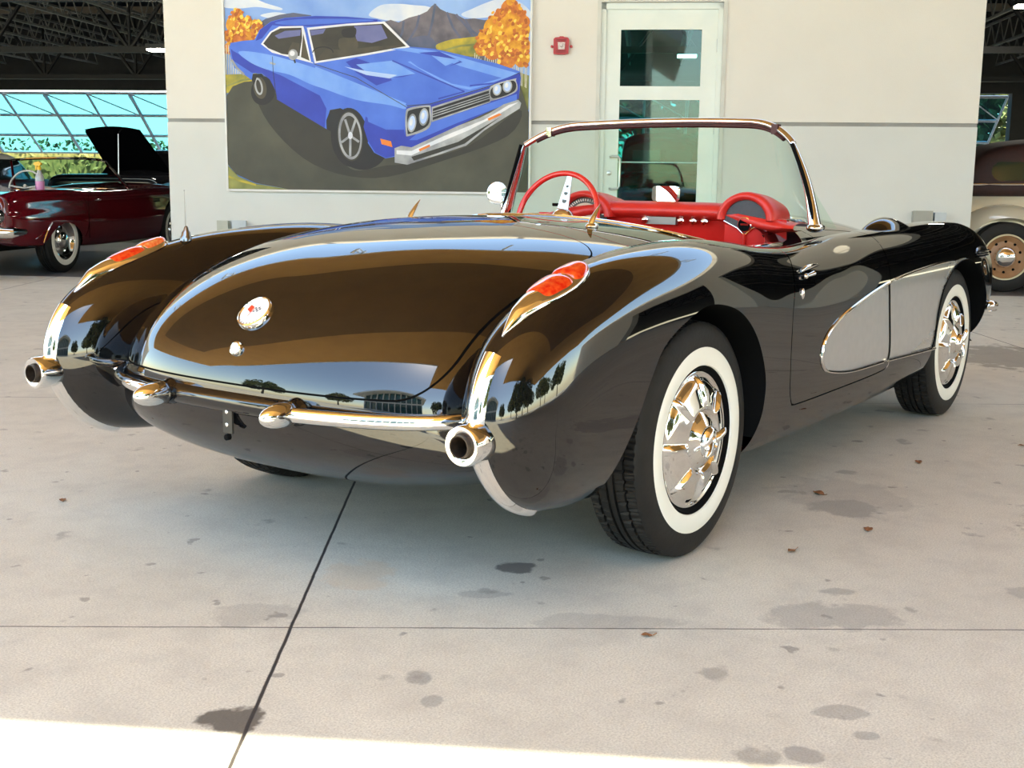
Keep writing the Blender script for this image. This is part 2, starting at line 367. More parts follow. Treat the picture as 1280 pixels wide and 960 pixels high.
def joist():
    g = MB(); L_ = FD-.6
    g.box((-.02, 0, 0), (.02, L_, .04)); g.box((-.02, 0, .42), (.02, L_, .46)); n_ = 28
    for i in range(n_):
        a_ = L_*i/n_; g.tube([(0, a_, .02), (0, a_+L_/n_/2, .44)], .012, 5); g.tube([(0, a_+L_/n_/2, .44), (0, a_+L_/n_, .02)], .012, 5)
    return g.build('roof_joist', LS, smooth=False)
j0 = joist(); first = True
for k in range(30):
    u_ = -21+k*1.15
    if -1.6 < u_ < .6 or u_ > 10 and k % 2: continue
    o = j0 if first else j0.copy()
    if not first: COL.objects.link(o)
    first = False
    o.location = W(u_, .45, 3.56); o.rotation_euler = (0, 0, ANG)
    tag(o, 'thin grey open web joist under the dark hall ceiling', 'joist', 'roof joists inside the hall')
LAMP = new_mat('lamp_emitter', (1, 1, 1), .5, emit=(1, .97, .9), es=14)
for (u_, d_, z_, lab) in ((-5.92, 6.0, 2.80, 'lit white high bay lamp at the right side of the left hall opening'), (6.33, 6.0, 3.38, 'lit white high bay lamp at the upper edge of the right hall opening'), (1.79, 6.0, 2.72, 'lit white high bay lamp seen through the door glass')):
    t = thing('ceiling_lamp', W(u_, d_, z_), lab, 'ceiling lamp', 'high bay lamps in the hall', rz=ANG)
    g = MB(); g.box((-.13, -.10, .0), (.13, .10, .03)); o = g.build('lamp_panel', LAMP, smooth=False); o.parent = t
    g = MB(); g.box((-.145, -.115, .03), (.145, .115, .10)); g.tube([(0, 0, .1), (0, 0, 1.7)], .008, 6); o = g.build('lamp_housing', BS_, smooth=False); o.parent = t
    ld = bpy.data.lights.new('lamp', 'AREA'); ld.energy = 18; ld.size = .5; lo_ = bpy.data.objects.new('lamp_light', ld); COL.objects.link(lo_); lo_.parent = t; lo_.location = (0, 0, -.02)
# glazed bi-fold hangar doors standing open at the far side
HFR = pmat('hangar_frame_white', (.85, .85, .83), rough=.4)
def hangar_door(u0, u1, lab, zt=OZ-.06, zb=1.53, out=1.9):
    t = thing('hangar_door', W((u0+u1)/2, FD+.35, zb), lab, 'hangar door', 'open glazed hangar doors', rz=ANG)
    n_ = max(2, int(round((u1-u0)/1.05)))
    def pt(u, v, o=0): return W(u, FD+.35+out*v+o, zt+(zb-zt)*v)
    g = MB()
    for v in (0, .36, .70, 1.0): g.tube([pt(u0, v), pt(u1, v)], .035, 8)
    for i in range(n_+1): u = u0+(u1-u0)*i/n_; g.tube([pt(u, 0), pt(u, 1)], .03 if i % 2 else .04, 8)
    g.build('frame', HFR, t)
    g = MB()
    for i in range(n_):
        u = u0+(u1-u0)*i/n_; w_ = (u1-u0)/n_
        g.tube([pt(u, 0, -.10), pt(u+w_, .36, -.10)], .016, 6)
    for i in range(0, n_+1, 2): u = u0+(u1-u0)*i/n_; g.tube([pt(u, .36), W(u, FD+.3, zt-.05)], .018, 6)
    g.build('brace', HFR, t)
    g = MB(); g.grid([[pt(u0, v, .0) for v in (0, 1)], [pt(u1, v, .0) for v in (0, 1)]]); g.build('glass', BIG, t, smooth=False)
    return t
hangar_door(-15.6, -8.0, 'open glazed hangar door with white frame beyond the left opening')
hangar_door(-1.8, 4.2, 'open glazed hangar door with white frame seen through the entrance door glass')
hangar_door(6.6, 9.35, 'open glazed hangar door with white frame beyond the right opening')
# ------------------------------------------------------------------ surroundings mirrored in the paint
GRN = pmat('foliage_green', (.045, .085, .02), (.12, .13, .03), 3, rough=.7); BRK = pmat('bark', (.12, .09, .06), rough=.8)
def tree_proto(seed, hgt, wid, mat_):
    rnd = random.Random(seed); t = thing('tree', (0, 0, 0), 'x', 'tree')
    g = MB(); g.tube([(0, 0, 0), (.08, .04, hgt*.3), (-.05, .1, hgt*.6)], [.22, .17, .08], 8)
    for k in range(5): a_ = 2*PI*k/5; g.tube([(0, 0, hgt*.3), (wid*.3*math.cos(a_), wid*.3*math.sin(a_), hgt*.6)], [.09, .03], 6)
    g.build('trunk', BRK, t)
    g = MB()
    for k in range(2600):
        a_ = rnd.random()*2*PI; b_ = math.acos(rnd.uniform(-.7, 1)); r = wid*(.55+.45*rnd.random()**.5)*(.8+.3*math.sin(3*a_+seed)*math.sin(2*b_+seed))
        c_ = np.array([r*math.sin(b_)*math.cos(a_), r*math.sin(b_)*math.sin(a_), hgt*.54+hgt*.44*math.cos(b_)*r/wid])
        e1 = np.array([rnd.gauss(0, 1) for _ in range(3)]); e1 /= np.linalg.norm(e1); e2 = np.array([rnd.gauss(0, 1) for _ in range(3)]); e2 -= (e2@e1)*e1; e2 /= np.linalg.norm(e2)
        s_ = .22+.16*rnd.random(); g.add([c_-e1*s_, c_+e2*s_*.5, c_+e1*s_, c_-e2*s_*.5], [(0, 1, 2, 3)])
    g.build('foliage', mat_, t, smooth=False); return t
protos = [tree_proto(1, 6.5, 3.5, GRN), tree_proto(5, 8.0, 4.0, pmat('foliage_yellow_green', (.09, .12, .025), (.16, .15, .03), 3, rough=.7))]
TPOS = [(11, -17.5, 0), (18, -19, 1), (27, -20, 0), (36, -14, 1), (37, -4.5, 0), (17, -28, 1), (8, -31, 0), (-15, -41, 0), (-26, -33, 1), (-32, -20, 0), (28, -30, 0), (46, -12, 1), (-6, -52, 1), (14, -44, 0),
        (-29.5, 31, 0), (-38, 33, 1), (-12.0, 44, 1), (11, 31, 0), (1, 34, 1)]
used = [0, 0]
for i, (u_, d_, k) in enumerate(TPOS):
    t = protos[k] if not used[k] else copy_tree(protos[k]); used[k] = 1
    t.location = W(u_, d_, 0); t.rotation_euler = (0, 0, i*1.7)
    if d_ > 0: tag(t, 'leafy green tree beyond the open hangar doors', 'tree', 'trees behind the hall')
    else: tag(t, 'leafy tree at the edge of the yard mirrored in the car paint', 'tree', 'trees around the yard')
# building across the yard, behind the camera: curved white roof over teal glass
fb = thing('glass_pavilion', W(-5.0, -25, 0), 'building with teal glass front and curved white roof, mirrored in the boot lid', 'building', rz=ANG)
FBW = 6.3
g = MB(); rows = []
for i in range(25):
    t_ = -1+i/12; u_ = -5+t_*(FBW+1); z_ = 4.6+2.4*(1-t_*t_); rows.append([W(u_, -23, z_), W(u_, -23, z_+.4), W(u_, -36, z_+.4), W(u_, -36, z_)])
g.grid(rows, cv=True); g.build('roof', WHT, fb, angle=60)
g = MB()
for i in range(11): u_ = -5-FBW+2*FBW*i/10; z_ = 4.6+2.4*(1-((u_+5)/(FBW+1))**2); g.box((u_-.09, -25.2, 0), (u_+.09, -25, z_), T=W)
g.box((-5-FBW, -25.2, 2.9), (-5+FBW, -24.8, 3.35), T=W); g.box((-5-FBW, -25.2, .0), (-5+FBW, -25, .3), T=W); g.build('mullion', WHT, fb, smooth=False)
PG = new_mat('pavilion_glass', (.02, .10, .10), .03, ior=1.6); g = MB(); rows = []
for i in range(17): u_ = -5-FBW+2*FBW*i/16; rows.append([W(u_, -25.3, 0), W(u_, -25.3, 4.6+2.4*(1-((u_+5)/(FBW+1))**2))])
g.grid(rows); g.build('glass', PG, fb, smooth=False)
g = MB(); g.box((-5-FBW, -36, 0), (-5+FBW, -25.4, 4.5), T=W); g.build('back_block', GW, fb, smooth=False)

HEDG = pmat('hedge_leaves', (.10, .12, .03), (.22, .20, .06), 9, rough=.8)
for (a_, b_, lab) in ((-22, -7, 'sunlit hedge beyond the left hangar door'), (-4, 14, 'sunlit hedge beyond the hangar doors behind the entrance door and right opening')):
    g = MB(); rnd = random.Random(3); n_ = int((b_-a_)*260)
    g.box((a_, 22.4, 0), (b_, 23.4, 1.55), T=W)
    for k in range(n_):
        c_ = np.array(W(rnd.uniform(a_, b_), rnd.uniform(22.0, 23.6), rnd.uniform(.1, 1.95)**1.0)); e1 = np.array([rnd.gauss(0, 1) for _ in range(3)]); e1 /= np.linalg.norm(e1); e2 = np.array([rnd.gauss(0, 1) for _ in range(3)]); e2 -= (e2@e1)*e1; e2 /= np.linalg.norm(e2)
        s_ = .09; g.add([c_-e1*s_, c_+e2*s_*.5, c_+e1*s_, c_-e2*s_*.5], [(0, 1, 2, 3)])
    tag(g.build('hedge', HEDG, smooth=False), lab, 'hedge', 'hedges behind the hall')
# ------------------------------------------------------------------ car body surface: smooth blended volumes
def crs(pts,n=24,closed=True):
    """smooth closed/open curve: cubic B-spline-ish interpolation via Catmull-Rom (centripetal-free)"""
    P=np.array(pts,float);N=len(P);out=[]
    rng=range(N) if closed else range(N-1)
    for i in rng:
        if closed: a,b,c,d=P[(i-1)%N],P[i],P[(i+1)%N],P[(i+2)%N]
        else: a,b,c,d=P[max(i-1,0)],P[i],P[i+1],P[min(i+2,N-1)]
        t=np.linspace(0,1,n,endpoint=False)[:,None]
        out.append(.5*((2*b)+(-a+c)*t+(2*a-5*b+4*c-d)*t*t+(-a+3*b-3*c+d)*t**3))
    o=np.concatenate(out)
    if not closed:o=np.concatenate([o,P[-1:]])
    return o
def smooth_loop(P,it):
    for _ in range(it): P=.25*np.roll(P,1,0)+.5*P+.25*np.roll(P,-1,0)
    return P
def resample(P,step,closed=True):
    Q=np.concatenate([P,P[:1]]) if closed else P
    s=np.concatenate([[0],np.cumsum(np.linalg.norm(np.diff(Q,axis=0),axis=1))])
    m=int(s[-1]/step);t=np.linspace(0,s[-1],m,endpoint=not closed)
    return np.stack([np.interp(t,s,Q[:,k]) for k in range(Q.shape[1])],1)
class SDF2:
    """table of the signed distance (positive inside) to a closed smooth loop in x,z"""
    def __init__(s,pts,smooth=60):
        P=resample(crs(pts),.01);P=smooth_loop(P,smooth);s.P=P
        s.x0,s.z0,s.h=-1.35,-.15,.01
        nx,nz=int(5.0/s.h),int(1.45/s.h)
        X,Z=np.meshgrid(s.x0+s.h*np.arange(nx),s.z0+s.h*np.arange(nz),indexing='ij')
        A=P;B=np.roll(P,-1,0);d2=np.full(X.shape,1e9);ins=np.zeros(X.shape,bool)
        for a,b in zip(A,B):
            e=b-a;t=np.clip(((X-a[0])*e[0]+(Z-a[1])*e[1])/(e@e),0,1)
            d2=np.minimum(d2,(X-a[0]-t*e[0])**2+(Z-a[1]-t*e[1])**2)
            if a[1]!=b[1]:
                c=((a[1]>Z)!=(b[1]>Z))&(X<(b[0]-a[0])*(Z-a[1])/(b[1]-a[1])+a[0]);ins^=c
        T=np.where(ins,1,-1)*np.sqrt(d2)
        s.T=T
    def __call__(s,x,z):
        u=(x-s.x0)/s.h;v=(z-s.z0)/s.h
        u=np.clip(u,1,s.T.shape[0]-3.001);v=np.clip(v,1,s.T.shape[1]-3.001)
        i=u.astype(int);j=v.astype(int);fu=u-i;fv=v-j
        def w(t):
            # cubic B-spline weights: smooths a little, C2
            return ((1-t)**3/6,(3*t**3-6*t*t+4)/6,(-3*t**3+3*t*t+3*t+1)/6,t**3/6)
        wu,wv=w(fu),w(fv);o=0
        for a in range(4):
            for b in range(4): o=o+wu[a]*wv[b]*s.T[i+a-1,j+b-1]
        return o
class C1:
    """smooth 1-D control curve (pchip-ish: gaussian-smoothed linear)"""
    def __init__(s,xs,ys,sg=.12):
        s.g=np.linspace(-2,4.5,1301);y=np.interp(s.g,xs,ys)
        k=np.exp(-.5*((np.arange(-120,121)*.005)/sg)**2);k/=k.sum()
        s.y=np.convolve(np.pad(y,120,mode='edge'),k,'valid')
    def __call__(s,x):
        u=np.clip((x+2)/.005,1,1297.999);i=u.astype(int);t=u-i
        w=((1-t)**3/6,(3*t**3-6*t*t+4)/6,(-3*t**3+3*t*t+3*t+1)/6,t**3/6)
        return w[0]*s.y[i-1]+w[1]*s.y[i]+w[2]*s.y[i+1]+w[3]*s.y[i+2]
def sst(a,b,x):
    t=np.clip((x-a)/(b-a),0,1);return t*t*t*(t*(6*t-15)+10)
FENDER=[(-.955,.49),(-.94,.60),(-.875,.695),(-.76,.768),(-.60,.822),(-.42,.860),(-.2,.882),(.05,.890),(.3,.876),(.55,.850),(.8,.835),(1.05,.842),(1.3,.858),(1.6,.866),(1.95,.874),(2.3,.880),(2.6,.878),(2.85,.862),(3.05,.815),(3.19,.72),(3.24,.58),(3.20,.44),(3.08,.34),(2.9,.29),(2.6,.25),(2.2,.22),(1.8,.20),(1.3,.19),(.8,.19),(.3,.20),(-.1,.235),(-.45,.262),(-.66,.272),(-.80,.305),(-.90,.385)]
CENTER=[(-.965,.50),(-.945,.595),(-.885,.685),(-.79,.762),(-.66,.830),(-.48,.885),(-.25,.918),(0,.932),(.3,.930),(.7,.915),(1.1,.915),(1.5,.925),(1.9,.920),(2.3,.895),(2.65,.845),(2.92,.765),(3.12,.65),(3.19,.5),(3.12,.36),(2.95,.28),(2.5,.22),(1.8,.17),(1.0,.16),(.2,.17),(-.3,.20),(-.6,.235),(-.80,.285),(-.91,.36),(-.955,.43)]
fen=SDF2(FENDER,30);cen=SDF2(CENTER,30)
yc=C1([-1,-.8,-.4,0,.5,1.2,2,2.8,3.2],[.778,.772,.752,.735,.72,.715,.715,.71,.70])
aw=C1([-1,-.8,-.4,-.1,.4,.9,1.6,2.3,2.8,3.2],[.115,.122,.140,.158,.152,.148,.15,.165,.165,.15])
ca=C1([-1,-.6,0,.5,1.2,2,3.2],[.62,.64,.66,.68,.68,.64,.60])
def field(x,y,z):
    """<0 inside. y is the distance from the centre line"""
    d=fen(x,z);R=.26;n=2.25
    R=R-.04*sst(.55,.75,z)
    u=np.maximum(0,1-d/R);v=np.abs(y-yc(x))/aw(x)
    g=(u**n+v**n+1e-9)**(1/n)-1
    fA=g*aw(x)*1.1
    d=cen(x,z);R=.27;a=ca(x)+.13*sst(.52,.32,z)
    n=2.5
    u=np.maximum(0,1-d/R);v=np.abs(y)/a
    g=(u**n+v**n+1e-9)**(1/n)-1
    fB=g*R
    k=.055
    h=np.maximum(k-np.abs(fA-fB),0)/k
    return np.minimum(fA,fB)-h**3*k/6
def grad(x,y,z,e=2e-3):
    return np.stack([field(x+e,y,z)-field(x-e,y,z),field(x,y+e,z)-field(x,y-e,z),field(x,y,z+e)-field(x,y,z-e)],1)/(2*e)
def surfnet(F,lo,hi,h):
    n=[int(round((hi[k]-lo[k])/h))+1 for k in range(3)]
    ax=[lo[k]+h*np.arange(n[k]) for k in range(3)]
    G=np.empty(n)
    for i in range(n[0]):
        Y,Z=np.meshgrid(ax[1],ax[2],indexing='ij');G[i]=F(np.full(Y.shape,ax[0][i]),np.abs(Y),Z)
    S=G<0
    c=[m-1 for m in n]
    cnt=np.zeros(c);pos=np.zeros(c+[3])
    idx=np.stack(np.meshgrid(*[np.arange(m) for m in c],indexing='ij'),-1)
    for axk in range(3):
        o=[k for k in range(3) if k!=axk]
        for a in (0,1):
            for b in (0,1):
                s0=[slice(0,c[k]) for k in range(3)];s1=list(s0)
                off=[0,0,0];off[o[0]]=a;off[o[1]]=b
                s0=tuple(slice(off[k],off[k]+c[k]) for k in range(3))
                of1=list(off);of1[axk]=1
                s1=tuple(slice(of1[k],of1[k]+c[k]) for k in range(3))
                g0,g1=G[s0],G[s1];x=(g0<0)!=(g1<0)
                t=np.where(x,g0/np.where(x,g0-g1,1),0)
                cnt+=x
                for k in range(3):
                    pos[...,k]+=np.where(x,off[k]+(t if k==axk else 0),0)
    act=cnt>0
    vid=-np.ones(c,int);vid[act]=np.arange(act.sum())
    V=(idx[act]+pos[act]/cnt[act][:,None])*h+np.array(lo)
    Q=[]
    for axk in range(3):
        o=[(axk+1)%3,(axk+2)%3]
        sl=[slice(None)]*3;sl[axk]=slice(0,c[axk]);sl[o[0]]=slice(1,c[o[0]]);sl[o[1]]=slice(1,c[o[1]])
        a=S[tuple(sl)];sl2=list(sl);sl2[axk]=slice(1,c[axk]+1);b=S[tuple(sl2)]
        for flip,m in ((0,a&~b),(1,~a&b)):
            I=np.argwhere(m);
            if not len(I):continue
            I=I.copy();I[:,o[0]]+=1;I[:,o[1]]+=1
            q=[]
            for da,db in ((-1,-1),(0,-1),(0,0),(-1,0)):
                J=I.copy();J[:,o[0]]+=da;J[:,o[1]]+=db;q.append(vid[J[:,0],J[:,1],J[:,2]])
            q=np.stack(q,1)
            if flip:q=q[:,::-1]
            Q.append(q)
    return V,np.concatenate(Q)
def project(V,it=4):
    sg=np.where(V[:,1]<0,-1,1)
    x,y,z=V[:,0].copy(),np.abs(V[:,1]),V[:,2].copy()
    for _ in range(it):
        f=field(x,y,z);g=grad(x,y,z);m=(g**2).sum(1)+1e-9
        s=np.clip(f/m,-.02,.02)
        x-=s*g[:,0];y-=s*g[:,1];z-=s*g[:,2]
    g=grad(x,y,z);N=g/np.linalg.norm(g,axis=1)[:,None]
    return np.stack([x,y*sg,z],1),np.stack([N[:,0],N[:,1]*sg,N[:,2]],1)
# ------------------------------------------------------------------ black sports car
def black_paint():
    m = new_mat('black_gloss_paint', (.003, .003, .0035), .015, ior=1.72)
    return m
PAINT = black_paint()
SILV = pmat('silver_cove_paint', (.42, .42, .41), (.40, .40, .39), 30, rough=.22, metal=.35, coat=1.0)
CHR = new_mat('chrome', (.88, .87, .85), .035, metal=1)
RUB = pmat('tyre_rubber', (.008, .0072, .0065), (.011, .0098, .0088), 20, rough=.6, spec=.3, bump=.1, bscale=80)
WW = pmat('whitewall_rubber', (.80, .78, .70), (.77, .75, .67), 8, rough=.5)
BLK = pmat('matt_black', (.004, .004, .004), rough=.9, spec=.08)
RED = pmat('red_vinyl', (.62, .028, .02), (.56, .022, .017), 12, rough=.38, bump=.05, bscale=200)
car = thing('sports_car', (1.2, 0, 0), 'glossy black open sports car with silver side cove and red cockpit', 'car')

H = .017
V, Q = surfnet(field, [-1.1, -.99, .1], [3.4, .99, 1.02], H)
V, NR = project(V)
T = np.concatenate([Q[:, [0, 1, 2]], Q[:, [0, 2, 3]]])
def clip(M, g):
    """split triangle mesh (V, N, T) by the sign of g at its points -> (g<0 part, g>=0 part)"""
    V, Nn, T = M
    neg = g < 0; c = neg[T].sum(1)
    out = []
    for side in (True, False):
        full = T[c == (3 if side else 0)]
        mixed = T[(c > 0) & (c < 3)]
        newV = []; newN = []; cache = {}; tris = [full]
        nt_ = []
        base = len(V)
        for t in mixed:
            poly = []
            for i in range(3):
                a, b = int(t[i]), int(t[(i+1) % 3])
                if neg[a] == side: poly.append(a)
                if neg[a] != neg[b]:
                    k = (a, b) if a < b else (b, a)
                    if k not in cache:
                        s = g[k[0]]/(g[k[0]]-g[k[1]]); p = V[k[0]]*(1-s)+V[k[1]]*s; n = Nn[k[0]]*(1-s)+Nn[k[1]]*s
                        cache[k] = base+len(newV); newV.append(p); newN.append(n/np.linalg.norm(n))
                    poly.append(cache[k])
            for i in range(1, len(poly)-1): nt_.append((poly[0], poly[i], poly[i+1]))
        if newV:
            VV = np.concatenate([V, np.array(newV)]); NN = np.concatenate([Nn, np.array(newN)])
        else: VV, NN = V, Nn
        TT = np.concatenate([full, np.array(nt_, int).reshape(-1, 3)])
        used = np.unique(TT); mp = -np.ones(len(VV), int); mp[used] = np.arange(len(used))
        out.append((VV[used], NN[used], mp[TT]))
    return out
def polysd(P, X, Z):
    """signed distance, negative inside the polygon P"""
    P = np.array(P); d2 = np.full(X.shape, 1e9); ins = np.zeros(X.shape, bool)
    for a, b in zip(P, np.roll(P, -1, 0)):
        e = b-a; t = np.clip(((X-a[0])*e[0]+(Z-a[1])*e[1])/(e@e+1e-12), 0, 1)
        d2 = np.minimum(d2, (X-a[0]-t*e[0])**2+(Z-a[1]-t*e[1])**2)
        if a[1] != b[1]: ins ^= ((a[1] > Z) != (b[1] > Z)) & (X < (b[0]-a[0])*(Z-a[1])/(b[1]-a[1])+a[0])
    return np.where(ins, -1, 1)*np.sqrt(d2)
def mesh_obj(name, M, mat, parent, push=0.):
    V, Nn, T = M
    me = bpy.data.meshes.new(name); me.from_pydata((V+Nn*push).tolist(), [], T.tolist()); me.materials.append(mat)
    me.polygons.foreach_set('use_smooth', [True]*len(me.polygons)); me.update()
    me.normals_split_custom_set_from_vertices(Nn.tolist())
    return link(name, me, parent)
def arch_poly(cx, r, z0, rear_drop):
    P = []
    for k in range(41):
        a = PI*k/40*1.0; P.append((cx+r*math.cos(a), z0+r*math.sin(a)))
    return P
ARCH_R = crs([(.36, .10), (.352, .26), (.364, .39), (.355, .49), (.275, .605), (.138, .69), (-.042, .724), (-.18, .70), (-.312, .645), (-.38, .57), (-.436, .486), (-.485, .405), (-.52, .33), (-.54, .25), (-.55, .10)], 6, closed=False)
ARCH_F = crs([(2.985, .10), (2.985, .30), (2.965, .45), (2.90, .56), (2.76, .655), (2.56, .715), (2.36, .70), (2.20, .62), (2.13, .50), (2.115, .36), (2.12, .10)], 6, closed=False)
def side_mask(V): return np.abs(V[:, 1])-.52
M = (V, NR, T)
gr = polysd(ARCH_R, M[0][:, 0], M[0][:, 2]); g_ = np.maximum(gr, -side_mask(M[0])); M = clip(M, g_)[1]
gr = polysd(ARCH_F, M[0][:, 0], M[0][:, 2]); g_ = np.maximum(gr, -side_mask(M[0])); M = clip(M, g_)[1]
# cockpit opening
def cock(V):
    x, y, z = V.T; ay = np.abs(y)
    xr = np.maximum(.88-x, 0)/.52; xf = np.maximum(x-.95, 0)/.42
    g = ((xr+xf)**2.1+(ay/.565)**2.1+1e-9)**(1/2.1)-1
    return np.maximum(g*.5, .72-z)
M_cock, M = clip(M, cock(M[0]))
# boot lid
def lid_g(V):
    x, y, z = V.T; ay = np.abs(y)
    w_ = .577-.06*sst(-.3, .05, x)
    r = .10; qy = ay-(w_-r); qz = (.535+r)-z
    a = np.hypot(np.maximum(qy, 0), np.maximum(qz, 0))+np.minimum(np.maximum(qy, qz), 0)-r
    r = .09; qx = x-(-.115+.30*y*y-r); qy = ay-(w_-r)
    b = np.hypot(np.maximum(qy, 0), np.maximum(qx, 0))+np.minimum(np.maximum(qy, qx), 0)-r
    return np.maximum(a, b)
SEAM = .005
seams = []
def cut_panel(M, gfun, name, mat, parent, gap=SEAM):
    """separate the region gfun<0 as its own panel, leaving a thin recessed seam"""
    inner, rest = clip(M, gfun(M[0])+gap/2)
    _, rest = clip(rest, gfun(rest[0])-gap/2)
    band = clip(M, gfun(M[0])-.009)[0]; seams.append(clip(band, gfun(band[0])+.009)[1])
    return inner, rest
lid, M = cut_panel(M, lid_g, 'boot_lid', PAINT, car)
def topdeck_g(V):          # folding-top cover behind the seats
    x, y, z = V.T; ay = np.abs(y)
    r = .07; w_ = .535
    qx = (.035+.20*y*y+r)-x; qy = ay-(w_-r)
    a = np.hypot(np.maximum(qy, 0), np.maximum(qx, 0))+np.minimum(np.maximum(qy, qx), 0)-r
    return np.maximum(np.maximum(a, .6-z), x-.74)
deck, M = cut_panel(M, topdeck_g, 'top_cover', PAINT, car)
DOOR = [(.70, 1.2), (.70, .86), (.675, .815), (.625, .77), (.585, .70), (.565, .62), (.567, .45), (.580, .385), (.605, .355), (.65, .345), (1.0, .342), (1.50, .348), (1.56, .385), (1.562, .45), (1.53, .60), (1.515, .70), (1.513, .80), (1.515, .86), (1.515, 1.2)]
DOORP = crs(DOOR[2:-2], 6, closed=False); DOORP = np.concatenate([[DOOR[0], DOOR[1]], DOORP, [DOOR[-2], DOOR[-1]]])
def door_g(V): return np.maximum(polysd(DOORP, V[:, 0], V[:, 2]), .50-np.abs(V[:, 1]))
doors, M = cut_panel(M, door_g, 'door', PAINT, car)
COVE = crs([(.838, .478), (.862, .530), (.94, .572), (1.112, .618), (1.503, .682), (1.957, .715), (2.30, .722), (2.6, .69), (2.6, .35), (2.15, .362), (1.546, .381), (1.151, .390), (.93, .415), (.86, .440)], 8)
def cove_g(V): return np.maximum(polysd(COVE, V[:, 0], V[:, 2]), .6-np.abs(V[:, 1]))
cove_a, M = clip(M, cove_g(M[0])); cove_b, doors = clip(doors, cove_g(doors[0]))
def half(M, s):
    keep = M[0][M[2]][:, :, 1].mean(1)*s > 0; T2 = M[2][keep]; u = np.unique(T2); mp = -np.ones(len(M[0]), int); mp[u] = np.arange(len(u))
    return (M[0][u], M[1][u], mp[T2])
def joinM(Ms):
    o = 0; V_, N_, T_ = [], [], []
    for m in Ms: V_.append(m[0]); N_.append(m[1]); T_.append(m[2]+o); o += len(m[0])
    return (np.concatenate(V_), np.concatenate(N_), np.concatenate(T_))
# bonnet
def hood_g(V):
    x, y, z = V.T; ay = np.abs(y); r = .12
    qx = np.maximum(1.62+.0*x-x, x-2.86)+r; qy = ay-(.50-r)
    a = np.hypot(np.maximum(qy, 0), np.maximum(qx, 0))+np.minimum(np.maximum(qy, qx), 0)-r
    return np.maximum(a, .6-z)
hood, M = cut_panel(M, hood_g, 'bonnet', PAINT, car)
# rear splash seam below each tail light
body = mesh_obj('body_shell', M, PAINT, car)
mesh_obj('boot_lid', lid, PAINT, car); mesh_obj('top_cover', deck, PAINT, car); mesh_obj('bonnet', hood, PAINT, car)
mesh_obj('panel_gap', joinM(seams), BLK, body, push=-.005)
def surf_y(x, z):
    """outer side of the body at (x, z)"""
    y = np.linspace(.98, .3, 400); f = field(np.full(400, x), y, np.full(400, z)); i = int(np.argmax(f < 0))
    if f[i] >= 0: return .80
    return float(y[i-1]+(y[i]-y[i-1])*f[i-1]/(f[i-1]-f[i])) if i else .98
def surf_z(x, y):
    z = np.linspace(1.0, .4, 400); f = field(np.full(400, x), np.full(400, abs(y)), z); i = int(np.argmax(f < 0))
    return float(z[i-1]+(z[i]-z[i-1])*f[i-1]/(f[i-1]-f[i]))
def surf_n(x, y, z):
    g = grad(np.array([x]), np.array([abs(y)]), np.array([z]))[0]; g /= np.linalg.norm(g)
    return np.array([g[0], g[1]*(1 if y >= 0 else -1), g[2]])
HINT = {}
for s, side in ((-1, 'right'), (1, 'left')):
    d = mesh_obj('door', half(doors, s), PAINT, car); HINT[s] = d
    mesh_obj('cove_panel', half(cove_a, s), SILV, car, push=-.006)['label'] = 'silver cove panel behind the front wheel'
    mesh_obj('cove_panel', half(cove_b, s), SILV, d, push=-.006)['label'] = 'silver cove inset in the door'
    # chrome cove spear following the edge
    edge = [p for p in COVE if p[0] < 2.16 or p[1] > .70 and p[0] < 2.34]
    i0 = min(range(len(COVE)), key=lambda i: (COVE[i][0]-2.30)**2+(COVE[i][1]-.722)**2)
    seq = [COVE[i % len(COVE)] for i in range(i0, i0-400, -1)]
    path = []
    for p in seq:
        path.append(p)
        if p[0] > 2.10 and p[1] < .5: break
    for part, sel, par in (('cove_trim', lambda x: x <= 1.525, d), ('cove_trim', lambda x: x > 1.525, car)):
        runs = []; cur = []
        for p in path:
            if sel(p[0]): cur.append(p)
            elif cur: runs.append(cur); cur = []
        if cur: runs.append(cur)
        g = MB()
        for rn in runs:
            if len(rn) > 1: g.tube([(x, s*(surf_y(x, z)+.001), z) for x, z in rn], .0055, 8)
        g.build(part, CHR, par)
    for cx, P in ((0, ARCH_R), (0, ARCH_F)):
        g = MB()
        prof = [(x, z) for x, z in P if z >= .275]
        rows = [[(x, s*surf_y(x, z), z), (x, s*(surf_y(x, z)-.012), z), (x, s*.50, z)] for x, z in prof]
        g.grid(rows)
        c = (sum(p[0] for p in prof)/len(prof), .36)
        inner = [(x, s*.50, z) for x, z in prof]; g.add(inner, [tuple(range(len(inner)))])
        g.build('wheel_well', BLK, body)
